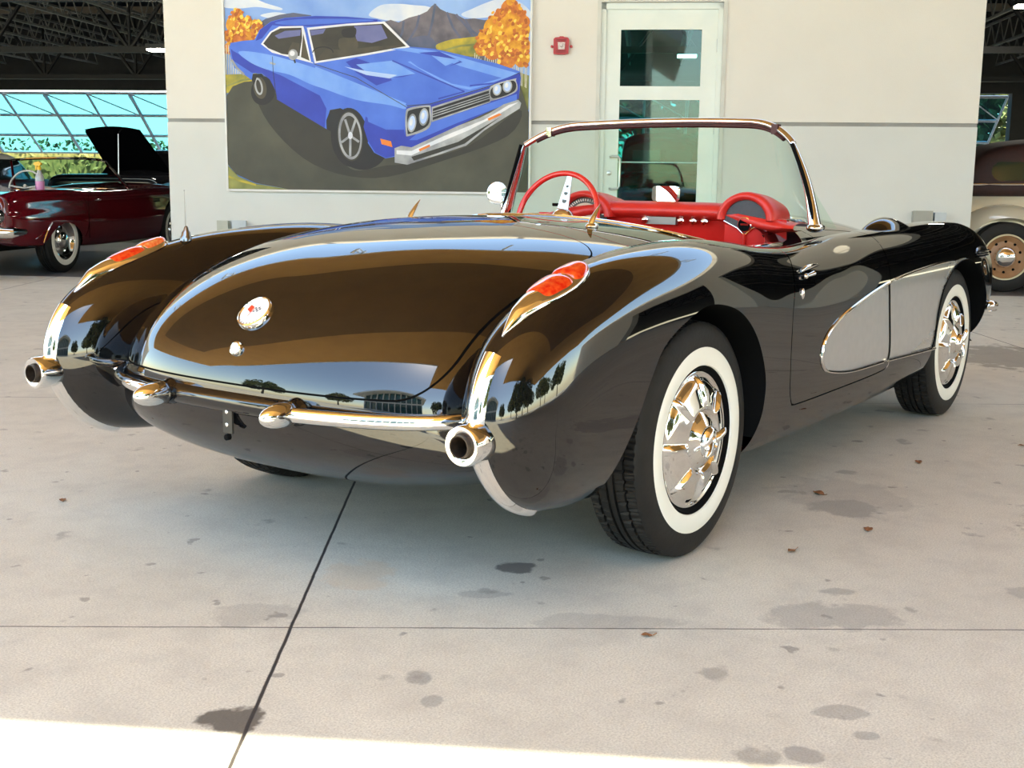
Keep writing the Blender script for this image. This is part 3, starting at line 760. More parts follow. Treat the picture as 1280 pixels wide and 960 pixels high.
# ---- wheels
TREAD = pmat('tyre_tread', (.022, .020, .018), (.03, .027, .024), 25, rough=.6)
def wheel(x, s, yc_, steer=0):
    """s: side (-1 right, 1 left); yc_: centre of the tyre; returns the tyre part"""
    ax = (0, s, 0); o = (x, s*yc_, .335); hw = .094
    g = MB()
    R = .336
    prof = [(.205, -.07), (.215, -.085), (.26, -.094), (.30, -.088), (.322, -.078), (.331, -.070)]
    # tread with grooves round the tyre
    xs = [-.070, -.046, -.046, -.038, -.038, -.016, -.016, -.007, -.007, .007, .007, .016, .016, .038, .038, .046, .046, .070]
    for i, h in enumerate(xs):
        deep = (i % 4) in (2, 3) and 0 < i < len(xs)-1
        r = R-.0008*(abs(h)/.07)**2*5
        prof.append((r-(.008 if deep else 0), h))
    prof += [(.331, .073), (.322, .080), (.305, .0885), (.27, .0915), (.235, .0905), (.215, .084), (.205, .07), (.205, -.07)]
    def tread(r, h, q):
        if r > .324 and .016 < abs(h) < .072:     # sipes across the shoulder blocks
            k = (q*66/(2*PI)+abs(h)*16) % 1
            if k < .22: return (r-.008, h)
        return (r, h)
    g.lathe(prof, o, ax, 380, mod=tread)
    t = g.build('wheel', [RUB], car, angle=35)
    g = MB(); g.lathe([(.2105, .0855), (.2125, .0905), (.235, .0935), (.258, .0938), (.263, .0915), (.263, .088)], o, ax, 96); g.build('whitewall_band', WW, t)
    g = MB(); g.lathe([(.2105, .086), (.206, .088), (.200, .080), (.195, .066), (.192, .06)], o, ax, 72); g.lathe([(.2, -.07), (.19, -.03), (.18, .055), (.195, .066)], o, ax, 48); g.build('rim', BLK, t)
    # full wheel cover: rolled edge, eight dished panels between ribs, raised hub
    def panels(r, h, q):
        k = abs(((q*8/(2*PI)+.5) % 1)-.5)*2          # 0 on a rib, 1 mid panel
        w_ = max(0, min(1, (r-.094)/.012))*max(0, min(1, (.184-r)/.010)); w_ = w_*w_*(3-2*w_)
        rib = 1-min(1, k/.20); rib = rib*rib*(3-2*rib)
        return (r, h+w_*(.006*rib-.007*(1-rib)*(1-((r-.14)/.06)**2*.5)))
    prof = [(.198, .060), (.199, .070), (.194, .077), (.188, .078), (.183, .074), (.178, .078), (.170, .088), (.160, .095), (.145, .100), (.130, .104), (.115, .107), (.100, .108), (.092, .106), (.088, .098), (.084, .096), (.078, .100), (.062, .112), (.048, .117), (.044, .120)]
    g = MB(); g.lathe(prof, o, ax, 240, mod=panels); hc = g.build('hubcap', CHR, t, angle=60)
    g = MB(); g.lathe([(.046, .112), (.046, .124), (.040, .134), (.032, .139), (.020, .140), (.018, .136), (.0001, .136)], o, ax, 40); g.build('hub_centre', CHR, hc)
    g = MB()
    for k in range(2):
        a = .5+PI*k+steer; c, s2 = math.cos(a), math.sin(a)
        pts = []
        for i in range(7):
            r = .015+i*.0085; pts.append((x+r*c, s*(yc_+.134+.010*math.sin(i/6*PI*.6)), .335+r*s2))
        g.tube(pts, [.014, .0135, .0125, .0115, .0105, .009, .005], 10, flat=.8)
    g.build('knock_off_spinner', CHR, hc)
    return t
for x, yy in ((0., .749), (2.591, .724)):
    for s in (-1, 1):
        t = wheel(x, s, yy, steer=.3*x)
g = MB()
g.tube([(0, -.66, .335), (0, .66, .335)], .035, 12); g.ball((0, 0, .335), (.12, .13, .13)); g.build('axle', BLK, car)
g = MB(); g.tube([(2.591, -.64, .335), (2.591, .64, .335)], .03, 12); g.build('axle', BLK, car)

# ---- chrome strips down the rear fender ends, exhaust outlets
FP = fen.P
def fen_path(z0, z1, y):
    """points on the tail of the fender crown between heights z0 > z1"""
    P = [p for p in FP if p[0] < -.55]
    P = sorted(P, key=lambda p: -math.atan2(p[1]-.5, -(p[0]+.55)))
    out = []
    for p in P:
        out.append(p)
    return out
tail = fen_path(0, 0, 0)
def strip(pts, width, thick, name, mat, parent, y0, s, wfun=None, lift=.002, mesh=True):
    g = MB(); rows = []
    n = len(pts)
    for i, (x, z) in enumerate(pts):
        t = i/(n-1); w_ = width*(wfun(t) if wfun else 1)
        row = []
        a = np.array(pts[min(i+1, n-1)])-np.array(pts[max(i-1, 0)]); nn = np.array([-a[1], a[0]]); nn = nn/(np.linalg.norm(nn)+1e-9)
        if nn @ (np.array([x, z])-np.array([-.4, .5])) < 0: nn = -nn
        for k in range(11):
            v = -1+2*k/10; y = y0+v*w_
            d = thick*(1-abs(v)**2.5)+lift-.014*v*v*(w_/.03)**2
            row.append((x+nn[0]*d, s*y, z+nn[1]*d))
        rows.append(row)
    g.grid(rows); return g.build(name, mat, parent, angle=70)
AMB = new_mat('red_lens', (.85, .02, .005), .08, ior=1.5, trans=.35, coat=1)
noise_mix(AMB, (.80, .012, .004), (1.0, .12, .02), 60, lo=.35, hi=.7)
ORG = new_mat('orange_lens', (1, .2, .03), .08, trans=.3, coat=1); noise_mix(ORG, (.95, .10, .015), (1, .4, .12), 70, lo=.4, hi=.7)
for s in (-1, 1):
    up_ = [p for p in tail if p[1] > .49 and p[1] < .675]
    lo_ = [p for p in tail if p[1] <= .49 and (p[0] < -.73)]
    a = strip(up_, .031, .012, 'bumper_guard', CHR, car, .771, s)
    b = strip(lo_, .031, .012, 'bumper_guard', CHR, car, .770, s, wfun=lambda t: 1-.35*t*t)
    ex = MB(); o = (-1.004, s*.773, .487)
    ex.lathe([(.0255, .030), (.0255, .002), (.028, .0), (.0425, .0), (.0445, .003), (.0465, .012), (.0475, .030), (.0465, .055), (.041, .085), (.032, .11)], o, (1, 0, 0), 40)
    e = ex.build('exhaust_outlet', CHR, car, angle=50)
    ex = MB(); ex.lathe([(.0001, .045), (.0225, .045), (.0225, -.008), (.0255, -.008), (.0255, .03)], o, (1, 0, 0), 32); ex.build('tail_pipe', pmat('sooty_steel', (.05, .035, .025), (.03, .02, .015), 90, rough=.5, metal=.6), e)
    # tail light: chrome bezel along the crown with a two-tone lens
    bez = MB(); lens = MB()
    def crown(x, y, push):
        n = surf_n(x, y, surf_z(x, y)); z = surf_z(x, y); return np.array([x, y, z])+n*push
    x0, x1 = -.855, -.510; yl = s*.772
    def halfw(t): return .044*math.sin(PI*min(t, .5*1.36)/1.36)**.8 if t < .68 else .044*math.sqrt(max(0, 1-((t-.68)/.32)**2))
    rows = []
    for i in range(41):
        t = i/40; x = x0+(x1-x0)*t; w_ = max(halfw(t), .0005); row = []
        for k in range(13):
            v = -1+k/6; prof_ = (1-abs(v)**2.4)
            h = (.006+.016*prof_)*min(1, (t+.02)*5, (1.03-t)*9)
            if t > .34 and abs(v) < .8: h -= .004*min(1, (t-.34)*9)
            row.append(crown(x, yl+s*v*w_, h if abs(v) < .99 else -.003))
        rows.append(row)
    bez.grid(rows); bz = bez.build('tail_light', CHR, car, angle=70)
    for nm, ta, tb, mt_, hh in (('tail_light_lens', .36, .70, AMB, .024), ('reflector_lens', .70, .965, ORG if s > 0 else AMB, .026)):
        rows = []
        for i in range(25):
            t = ta+(tb-ta)*i/24; x = x0+(x1-x0)*t; w_ = max(halfw(t)*.84, .0004)
            e_ = math.sqrt(max(0, 1-(2*(i/24)-1)**4)); row = []
            for k in range(11):
                v = -1+k/5; row.append(crown(x, yl+s*v*w_*(.55+.45*e_), .012+(hh-.012)*math.sqrt(max(0, 1-v*v))*e_))
            rows.append(row)
        lens = MB(); lens.grid(rows); lens.build(nm, mt_, bz, angle=70)
    # rear bumper bar: bullet over a dark collar, bar out towards the fender
    def rx(y, z):
        x = np.linspace(-1.1, -.5, 400); f = field(x, np.full(400, abs(y)), np.full(400, z)); i = int(np.argmax(f < 0)); return float(x[i-1]+(x[i]-x[i-1])*f[i-1]/(f[i-1]-f[i]))
    pts = []; rr = []
    for i in range(22):
        t = i/21; y = .225+(.655-.225)*t
        pts.append((rx(y, .49)-.018-.022*(1-t)**2, s*y, .489)); rr.append(.0185*(1-.0*t) if t < .93 else .0185*math.sqrt(max(.02, 1-((t-.93)/.07)**2)))
    g = MB(); g.tube(pts, rr, 18, flat=.9)
    bb = (pts[0][0]+.012, s*.232, .489)
    g.lathe([(.0001, -.092), (.006, -.0905), (.013, -.086), (.020, -.077), (.0255, -.064), (.029, -.048), (.0305, -.030), (.0300, -.012), (.028, .0), (.024, .012)], bb, (1, 0, 0), 32)
    bar = g.build('rear_bumper', CHR, car, angle=50)
    g = MB(); g.lathe([(.026, -.004), (.031, .0), (.031, .014), (.034, .02), (.040, .07), (.046, .13)], bb, (1, 0, 0), 28); g.build('bumper_collar', PAINT, bar)
# ---- badge, lock, number plate bracket
def on_tail(z, y=0): 
    x = np.linspace(-1.1, -.3, 500); f = field(x, np.full(500, abs(y)), np.full(500, z)); i = int(np.argmax(f < 0)); x = float(x[i-1]+(x[i]-x[i-1])*f[i-1]/(f[i-1]-f[i])); return np.array([x, y, z]), surf_n(x, y if y else 1e-4, z)
p0, n0 = on_tail(.704); n0[1] = 0; n0 /= np.linalg.norm(n0)
WHE = new_mat('badge_white_enamel', (.86, .84, .80), .12, coat=1)
g = MB(); g.lathe([(.051, -.012), (.0515, .004), (.049, .0095), (.045, .011), (.0435, .0085), (.043, .008)], p0, n0, 56); bd = g.build('emblem', CHR, car)
g = MB(); g.lathe([(.0435, .0075), (.03, .0105), (.015, .012), (.0001, .0125)], p0, n0, 48); g.build('emblem_face', WHE, bd)
ea = np.array([0, -1., 0]); eb = np.cross(ea, n0)*-1
if eb[2] < 0: eb = -eb
def onb(a, b, h=.0132):
    a, b = a*1.35, b*1.35
    return p0+ea*a+eb*b+n0*(h-.0012*((a*a+b*b)/.0009))
g = MB()      # crossed flags: red flag with stem, checked flag
def quadpatch(c, n1=3, mi=0):
    P = [[onb(*(np.array(c[0])*(1-u)*(1-v)+np.array(c[1])*u*(1-v)+np.array(c[2])*u*v+np.array(c[3])*(1-u)*v)) for u in (0, .5, 1)] for v in (0, .5, 1)]; g.grid(P, mi)
quadpatch([(-.017, .001), (-.004, -.006), (-.002, .008), (-.014, .013)]); quadpatch([(-.006, -.014), (-.0045, -.015), (.001, .004), (-.0005, .005)], mi=0)
g.build('red_flag', pmat('badge_red', (.75, .05, .02), rough=.3), bd)
g = MB()
for i in range(4):
    for j in range(3):
        if (i+j) % 2 == 0: quadpatch([(.001+i*.004, -.005+j*.0042+i*.0009), (.005+i*.004, -.004+j*.0042+i*.0009), (.005+i*.004, .0002+j*.0042+i*.0009), (.001+i*.004, -.0008+j*.0042+i*.0009)])
for k in range(26):
    a = 2*PI*k/26
    if -2.6 < math.atan2(math.sin(a), math.cos(a)) < -.5: 
        c, s2 = math.cos(a), math.sin(a); quadpatch([(.029*c-.001, .029*s2), (.029*c+.001, .029*s2), (.034*c+.001, .034*s2), (.034*c-.001, .034*s2)])
g.build('checked_flag', pmat('badge_grey', (.10, .10, .12), rough=.3), bd)
p1, n1 = on_tail(.62); n1[1] = 0
g = MB(); g.lathe([(.019, -.006), (.0195, .004), (.017, .009), (.013, .0105), (.0125, .0075), (.0001, .0075)], p1, n1, 32); lk = g.build('boot_lock', CHR, car)
g = MB(); g.lathe([(.0122, .008), (.008, .012), (.0001, .0135)], p1, n1, 24); g.build('lock_cap', WHE, lk)
g = MB(); xb = on_tail(.45)[0][0]
g.box((xb-.012, -.017, .408), (xb-.006, .017, .478)); g.box((xb-.012, -.017, .468), (xb+.03, .017, .478))
lb = g.build('plate_bracket', pmat('dark_bracket', (.03, .028, .025), rough=.4, metal=.3), car, smooth=False)
for z in (.463, .430): g = MB(); g.lathe([(.0055, .0), (.005, .003), (.0001, .005)], (xb-.012, 0, z), (-1, 0, 0), 14); g.build('bolt', CHR, lb)
g = MB(); g.lathe([(.008, 0), (.008, .012), (.004, .014), (.0001, .014)], (xb-.006, 0, .398), (-1, 0, 0), 14); g.box((xb-.010, -.004, .40), (xb-.004, .004, .415)); g.build('bolt', BLK, lb)
g = MB()
xl = on_tail(.505)[0][0]
for y in (-.10, -.155): g.box((xl-.004, y-.022, .501), (xl+.02, y+.022, .5115))
g.box((xl-.003, .07, .503), (xl+.02, .09, .510)); g.build('plate_lamp_slot', BLK, body, smooth=False)
# pod band under the boot lip carrying the plate
rows = []
for i in range(41):
    y = -.24+.48*i/40; row = []
    for k in range(7):
        a = -1+k/3; z = .487+.028*a; x = on_tail(z, y)[0][0]; e_ = min(1, (1-abs(y)/.245)*6+.5)
        row.append((x-.018*math.sqrt(max(0, 1-a*a))*e_+.001, y, z))
    rows.append(row)
g = MB(); g.grid(rows); g.build('plate_moulding', PAINT, body, angle=70)

# ---- aerial, deck pins
def frame_on(x, y, lift=0):
    z = surf_z(x, y); return np.array([x, y, z+lift])
p = frame_on(-.466, .737); tilt = np.array([.05, -.02, 1.])
g = MB(); g.lathe([(.019, -.008), (.0185, .006), (.015, .012), (.013, .022), (.009, .028), (.006, .038), (.003, .042), (.0001, .042)], p, tilt, 20); an = g.build('aerial', pmat('dark_chrome', (.25, .25, .25), rough=.2, metal=1), car)
tdir = np.array([.0, .0, 1.]); g = MB(); g.tube([p+tdir*.03, p+tdir*.08, p+tdir*.15], [.0022, .0013, .0009], 8); g.ball(p+tdir*.152, .0022, 8, 6); g.build('aerial_mast', new_mat('aerial_steel', (.30, .29, .28), .35, metal=1), an)
for s, (x, y) in ((-1, (.19, -.375)), (1, (.10, .43))):
    p = frame_on(.187, s*.36)
    g = MB(); g.ball(p+np.array([0, 0, .002]), (.030, .017, .012), 16, 8)
    pts = [p+np.array([-.012, 0, .002]), p+np.array([.000, 0, .020]), p+np.array([.022, 0, .044]), p+np.array([.048, 0, .068])]
    g.tube(pts, [.012, .0105, .007, .0015], 10, flat=.7, up=(0, 1, 0)); g.build('deck_fin', CHR, car)

# ---- door furniture
for s in (-1, 1):
    d = HINT[s]
    def sp(x, z, o=0):
        y = surf_y(x, z); n = surf_n(x, y, z); return np.array([x, s*(y+n[1]*o), z+n[2]*o])
    g = MB(); g.tube([sp(.685, .768, .004), sp(.71, .771, .012), sp(.79, .775, .012), sp(.87, .778, .003)], [.005, .008, .007, .002], 12, flat=.7); g.ball(sp(.70, .750, .008), (.012, .008, .009), 12, 8); g.tube([sp(.705, .750, .010), sp(.75, .752, .018)], [.005, .008], 10); g.build('door_handle', CHR, d)
    g = MB(); c = sp(.655, .700, .001); g.ball(c, (.010, .006, .018), 14, 10); g.build('door_lock', CHR, d)
# ---- front fender scoop, vent, front bumper end
for s in (-1, 1):
    p = frame_on(1.93, s*.70)
    rows = []
    for i in range(21):
        t = i/20; row = []
        for k in range(15):
            v = -1+2*k/14; hgt = .043*math.sin(PI*min(1, t*1.02)**.75)**.9 if t < 1 else 0
            x = p[0]-.19+.34*t; y = abs(p[1])+v*.075*(.55+.45*math.sin(PI*t)**.5)
            row.append((x, s*y, surf_z(x, y)-.004+max(hgt, 0)*(1-v*v)**.6))
        rows.append(row)
    g = MB(); g.grid(rows); g.build('fender_scoop', PAINT, body, angle=80)
    g = MB(); x, z = 2.78, .735; y = surf_y(x, z); g.ball((x, s*(y-.006), z), (.12, .018, .030), 24, 12); g.build('side_vent', new_mat('dark_chrome_vent', (.12, .12, .13), .15, metal=1), car)
    g = MB(); ins = MB()
    for k in range(3): ins.tube([(2.69, s*(y+.012), .722+.012*k), (2.87, s*(y+.010), .722+.012*k)], .0028, 6)
    ins.build('vent_slot', BLK, car)
    g = MB()
    pts = [(2.99, s*.870, .472), (3.12, s*.862, .46), (3.22, s*.80, .46), (3.30, s*.68, .46), (3.34, s*.52, .46), (3.345, s*.40, .46)]
    g.tube(crs(pts, 6, closed=False), .024, 16, flat=.7); g.lathe([(.0001, -.035), (.012, -.031), (.023, -.012), (.026, .01)], (2.985, s*.868, .475), (1, 0, 0), 20); g.build('front_bumper', CHR, car)
    g = MB(); g.lathe([(.10, -.03), (.10, .02), (.09, .035), (.08, .03), (.06, .05), (.0001, .06)], (3.11, s*.655, .665), (1, 0, .1), 40); g.build('headlamp', CHR, car)
# chrome lip round the cockpit rear
rim = []
for i in range(161):
    a = -PI+2*PI*i/160
rimpts = []
for i in range(0, 101):
    t = -1+2*i/100
    ang = t*PI*.5
    y = .565*math.sin(ang); 
    y = .567*math.copysign(abs(math.sin(ang))**(2/2.1), ang); x = .88-.522*abs(math.cos(ang))**(2/2.1)
    rimpts.append((x, y, surf_z(x, abs(y))+.002))
side = lambda s: [(x, s*.567, surf_z(x, .567)+.002) for x in np.linspace(.92, 1.17, 8)]
g = MB(); g.tube(list(reversed(side(-1)))+rimpts+side(1), .0065, 8); g.build('cockpit_rim', CHR, car)
# ---- windshield: flat-centred glass wrapping to raked posts
def arc_pts(y):            # plan of the glass at the base and top edge for a given y (0..1 parameter along half)
    pass
def ws_base(t):            # t -1..1
    y = .672*t; a = abs(t); x = 1.60-.055*a*a-.345*max(0, (a-.45)/.55)**2.3; return np.array([x, y, .915-.018*a*a])
def ws_top(t):
    y = .585*t; a = abs(t); x = 1.305-.03*a*a-.085*max(0, (a-.5)/.5)**2.2
    z = 1.276-.02*a*a-.072*max(0, (a-.62)/.38)**2.4; return np.array([x, y, z])
GLS = CLR
n = 60
g = MB(); rows = []
for i in range(n+1):
    t = -1+2*i/n; a, b = ws_base(t), ws_top(t)
    rows.append([a*(1-v)+b*v+np.array([.02*math.sin(PI*v), 0, 0]) for v in np.linspace(0, 1, 9)])
g.grid(rows);
wf = MB(); wf.tube([ws_top(-1+2*i/80) for i in range(81)], .0125, 14, flat=1.0)
wsf = wf.build('windshield_frame', CHR, car)
g.build('windshield_glass', GLS, wsf, angle=70)
wf = MB(); wf.tube([ws_top(-1+2*i/80)+np.array([-.010, 0, -.017]) for i in range(3, 78)], .008, 10); wf.build('windshield_seal', pmat('maroon_seal', (.045, .008, .009), (.03, .006, .006), 40, rough=.4, spec=.3), wsf)
g = MB(); g.tube([ws_base(-1+2*i/60)+np.array([0, 0, -.004]) for i in range(61)], .010, 10); g.build('windshield_base_trim', CHR, wsf)
for s in (-1, 1):
    tp, bt = ws_top(s*1.), np.array([1.19, s*.682, .893])
    g = MB()
    P = [bt*(1-v)+tp*v+np.array([.012*math.sin(PI*v), s*.008*math.sin(PI*v), 0]) for v in np.linspace(0, 1, 10)]
    g.tube(P, [.034, .031, .028, .026, .0245, .023, .021, .018, .015, .010], 16, flat=.62, up=(1, 0, 0))
    g.ball(bt+np.array([.01, 0, -.006]), (.06, .028, .018), 18, 8); post = g.build('windshield_post', CHR, wsf, angle=60)
    g = MB(); g.tube([p_+np.array([-.024, s*.004, 0]) for p_ in P], .0075, 8); g.build('post_seal', BLK, post)
    g = MB(); P2 = [bt+np.array([.03, s*.004, 0]), bt+np.array([.17, s*.02, -.015]), tp+np.array([.03, 0, -.06])]
    g.add(P2, [(0, 1, 2)]); g.build('quarter_glass', GLS, post, smooth=False)
    m_ = ws_top(s*.845); g = MB(); g.box((m_[0]-.02, m_[1]-.012, m_[2]-.022), (m_[0]+.012, m_[1]+.012, m_[2]+.014)); g.build('rail_clamp', CHR if s > 0 else pmat('maroon_clamp', (.05, .004, .006), rough=.35, spec=.3), wsf)
    w0 = np.array([1.50, s*.22+.06, .925]); g = MB(); g.tube([w0, w0+np.array([-.005, .17, .012]), w0+np.array([-.01, .36, .010])], .006, 6); g.tube([w0+np.array([-.01, .0, .012]), w0+np.array([-.012, .36, .014])], .004, 6); g.build('wiper', BLK, car)
# exterior mirror on the driver's door
g = MB(); c = np.array([1.29, .80, .985]); nrm = np.array([-.96, -.16, .05]); g.lathe([(.0001, .04), (.025, .037), (.042, .025), (.049, .008), (.049, 0.)], c, -nrm, 32); g.tube([c+np.array([.03, 0, -.02]), (1.33, .79, .90), (1.33, .78, .86)], [.010, .008, .014], 10); em = g.build('wing_mirror', CHR, car)
MIR = new_mat('mirror_glass', (.93, .93, .90), .01, metal=1)
g = MB(); g.lathe([(.047, -.001), (.03, .003), (.0001, .004)], c, nrm, 32); g.build('mirror_glass', MIR, em)
# interior mirror
mc = np.array([1.335, .005, .995]); mn = np.array([-.985, .16, .055]); mn /= np.linalg.norm(mn)
mr = np.cross(mn, [0, 0, 1]); mr /= np.linalg.norm(mr); mu = np.cross(mr, mn)
def rr_poly(hw, hh, r, n=6):
    P = []
    for (sx, sy, a0) in ((1, 1, 0), (-1, 1, PI/2), (-1, -1, PI), (1, -1, 1.5*PI)):
        for k in range(n+1): a = a0+PI/2*k/n; P.append((sx*(hw-r)+r*math.cos(a), sy*(hh-r)+r*math.sin(a)))
    return P
g = MB(); g.prism(rr_poly(.064, .030, .015), -.014, 0, lambda p, q, h: tuple(mc+mr*p+mu*q+mn*h)); g.tube([mc-mn*.01-mu*.02, mc-mn*.03-mu*.05, (1.40, 0, .93)], .007, 8); rm = g.build('interior_mirror', CHR, car)
g = MB(); g.prism(rr_poly(.062, .028, .014), .0004, .0012, lambda p, q, h: tuple(mc+mr*p+mu*q+mn*h)); g.build('mirror_glass', MIR, rm, smooth=False)

# ---- dashboard
def dash_x(y): return 1.27-.06*(abs(y)/.6)**2
REDD = pmat('red_painted_dash', (.60, .02, .015), (.56, .017, .012), 20, rough=.25, coat=.6)
g = MB(); rows = []
for i in range(61):
    y = -.60+1.2*i/60; x = dash_x(y); row = []
    zt = .965 if abs(y) < .2 else .965-.055*sst(.2, .62, abs(y))
    for (dx, dz) in ((.27, -.045), (.12, -.005), (.05, .0), (.012, -.006), (-.012, -.022), (-.018, -.038), (-.010, -.052), (.02, -.062), (.035, -.070)): row.append((x+dx, y, zt+dz*(1-.55*sst(.42, .6, abs(y)))-.012*sst(.42, .6, abs(y))))
    rows.append(row)
g.grid(rows); dash = g.build('dashboard', RED, car, angle=80)
g = MB(); rows = []
for i in range(31):
    y = -.55+1.1*i/30; x = dash_x(y)+.03; rows.append([(x, y, .91), (x+.01, y, .80), (x+.05, y, .66), (x+.2, y, .60)])
g.grid(rows); g.build('dash_face', REDD, dash)
def hump(yc_, w_, ztop, zbase, name):
    """raised arched brow with a recessed dial"""
    g = MB(); x = dash_x(yc_)-.008; rows = []
    for i in range(37):
        a = PI*i/36; row = []
        for (dr, dx) in ((-.014, .03), (-.014, -.006), (-.006, -.018), (.006, -.020), (.016, -.010), (.020, .01), (.008, .12), (-.02, .24)):
            r = w_+dr; row.append((x+dx, yc_+r*math.cos(a), zbase+(ztop-zbase)*(r/w_)*math.sin(a)))
        rows.append(row)
    g.grid(rows); h = g.build(name, RED, dash, angle=80); return h, x
hp, hx = hump(-.392, .098, .992, .905, 'speaker_brow')
PERF = new_mat('speaker_mesh', (.025, .025, .028), .5)
vt = N(PERF, 'ShaderNodeTexVoronoi'); vt.inputs['Scale'].default_value = 260; tcx = N(PERF, 'ShaderNodeTexCoord'); L(PERF, tcx.outputs['Object'], vt.inputs[0])
mrg = N(PERF, 'ShaderNodeMapRange'); mrg.inputs[1].default_value = .2; mrg.inputs[2].default_value = .35; L(PERF, vt.outputs['Distance'], mrg.inputs[0])
mxx = N(PERF, 'ShaderNodeMix', data_type='RGBA'); mxx.inputs[6].default_value = (.01, .01, .01, 1); mxx.inputs[7].default_value = (.05, .05, .055, 1); L(PERF, mrg.outputs[0], mxx.inputs[0]); L(PERF, mxx.outputs[2], BS(PERF).inputs['Base Color'])
poly = [(.086*math.cos(PI*k/24), .076*math.sin(PI*k/24)) for k in range(25)]
yc0 = -.392
poly = [(-.086, -.004)]+[(-q[0]*1., q[1]) for q in poly]+[(.086, -.004), (.03, -.030), (0, -.052), (-.03, -.030)]
g = MB(); g.prism(poly, .012, .0, lambda p, q, h: (hx+h, yc0+p, .905+q)); g.build('speaker_grille', PERF, hp, smooth=False)
g = MB(); g.tube([(hx-.003, yc0-.088, .900), (hx-.004, yc0-.03, .874), (hx-.004, yc0, .848), (hx-.004, yc0+.03, .874), (hx-.003, yc0+.088, .900)], .003, 8)
g.lathe([(.027, 0), (.028, .006), (.025, .008), (.024, .005)], (hx-.002, yc0, .888), (-1, 0, 0), 32); rg = g.build('glovebox_emblem', CHR, hp)
g = MB(); g.lathe([(.0245, .004), (.0001, .006)], (hx-.002, yc0, .888), (-1, 0, 0), 32); g.build('emblem_face', BLK, rg)
g = MB(); g.box((hx-.0095, yc0-.016, .885), (hx-.008, yc0+.016, .892)); g.build('emblem_bar', CHR, rg, smooth=False)
g = MB(); g.box((hx+.002, yc0-.085, .80), (hx+.02, yc0+.085, .886)); g.build('glovebox', REDD, hp, smooth=False)
g = MB(); g.tube([(hx-.006, yc0, .853), (hx-.008, yc0-.002, .80)], .009, 8, flat=.5); g.build('centre_rib', RED, hp)
hp, hx = hump(.325, .112, .988, .900, 'instrument_brow')
DIAL = pmat('dial_tan', (.55, .42, .30), (.5, .38, .27), 30, rough=.4)
g = MB(); g.prism([(.098*math.cos(PI*k/24), .074*math.sin(PI*k/24)) for k in range(25)]+[(-.098, -.03), (.098, -.03)], .02, .012, lambda p, q, h: (hx+h, .325+p, .900+q)); dl = g.build('speedometer', pmat('dial_dark', (.03, .028, .025), rough=.4), hp, smooth=False)
g = MB(); g.prism([(.070*math.cos(PI*k/24), .053*math.sin(PI*k/24)) for k in range(25)]+[(-.07, -.02), (.07, -.02)], .012, .010, lambda p, q, h: (hx+h, .325+p, .900+q)); g.build('dial_centre', DIAL, dl, smooth=False)
g = MB()
for k in range(1, 24):
    a = PI*k/24
    for r0, r1 in ((.080, .092),):
        c, s_ = math.cos(a), math.sin(a); g.tube([(hx+.0105, .325+r0*c, .900+r0*.755*s_), (hx+.0105, .325+r1*c, .900+r1*.755*s_)], .0028, 5)
g.build('dial_marks', pmat('dial_ivory', (.75, .70, .60), rough=.4), dl)
for y in (-.10, -.155, -.205, .06): 
    g = MB(); g.lathe([(.007, 0), (.007, .012), (.014, .013), (.0145, .024), (.010, .028), (.0001, .029)], (dash_x(y)+.03, y, .892), (-1, 0, 0), 20); g.build('dash_knob', CHR, dash)
g = MB(); g.box((dash_x(0)+.012, -.075, .876), (dash_x(0)+.04, .06, .905)); g.build('radio', pmat('radio_grey', (.30, .30, .29), rough=.3, metal=.7), dash, smooth=False)
g = MB(); g.tube([(dash_x(0)+.006, -.55, .906), (dash_x(0)-.018+.03, -.2, .908), (dash_x(0)+.012, .2, .908), (dash_x(0)+.006, .55, .906)], .0035, 6); g.build('dash_trim', CHR, dash)
# ---- steering wheel
sc_ = np.array([1.055, .335, .895]); sn = np.array([-.93, 0, .30]); sn /= np.linalg.norm(sn); sy = np.array([0, 1., 0]); su = np.cross(sn, sy); su = su if su[2] > 0 else -su
SR = .185
g = MB(); g.tube([sc_+sy*SR*math.cos(2*PI*k/72)+su*SR*math.sin(2*PI*k/72) for k in range(72)], .0115, 14, closed=True); sw = g.build('steering_wheel', pmat('red_rim_plastic', (.66, .02, .018), (.62, .018, .015), 10, rough=.25, coat=.5), car)
SPK = pmat('brushed_spoke', (.62, .62, .60), (.55, .55, .54), 120, rough=.3, metal=.75)
for k, a in enumerate((PI/2+.14, PI/2+.14+2*PI/3, PI/2+.14-2*PI/3)):
    d = sy*math.cos(a)+su*math.sin(a); e = np.cross(sn, d); g = MB()
    w0, w1 = .026, .011
    q = [(.045, -w0), (.045, w0), (SR-.008, w1), (SR-.008, -w1)]
    g.prism(q, -.003, .003, lambda p, q_, h: tuple(sc_+d*p+e*q_-sn*(.03*(1-p/SR))+sn*h)); spk = g.build('spoke', SPK, sw, smooth=False)
    for r, hr in ((.078, .011), (.108, .009), (.135, .0065)):
        g = MB(); c = sc_+d*r-sn*(.03*(1-r/SR)); g.lathe([(.0001, .0036), (hr, .0036)], c, sn, 20); g.build('spoke_hole', pmat('hole_dark', (.12, .14, .13), rough=.6), spk, smooth=False)
g = MB(); g.lathe([(.052, -.05), (.052, -.03), (.045, -.018), (.03, -.008), (.0001, -.004)], sc_, sn, 32); g.build('horn_button', CHR, sw)
g = MB(); g.tube([sc_-sn*.05, sc_-sn*.30], .022, 14); g.build('steering_column', REDD, sw)
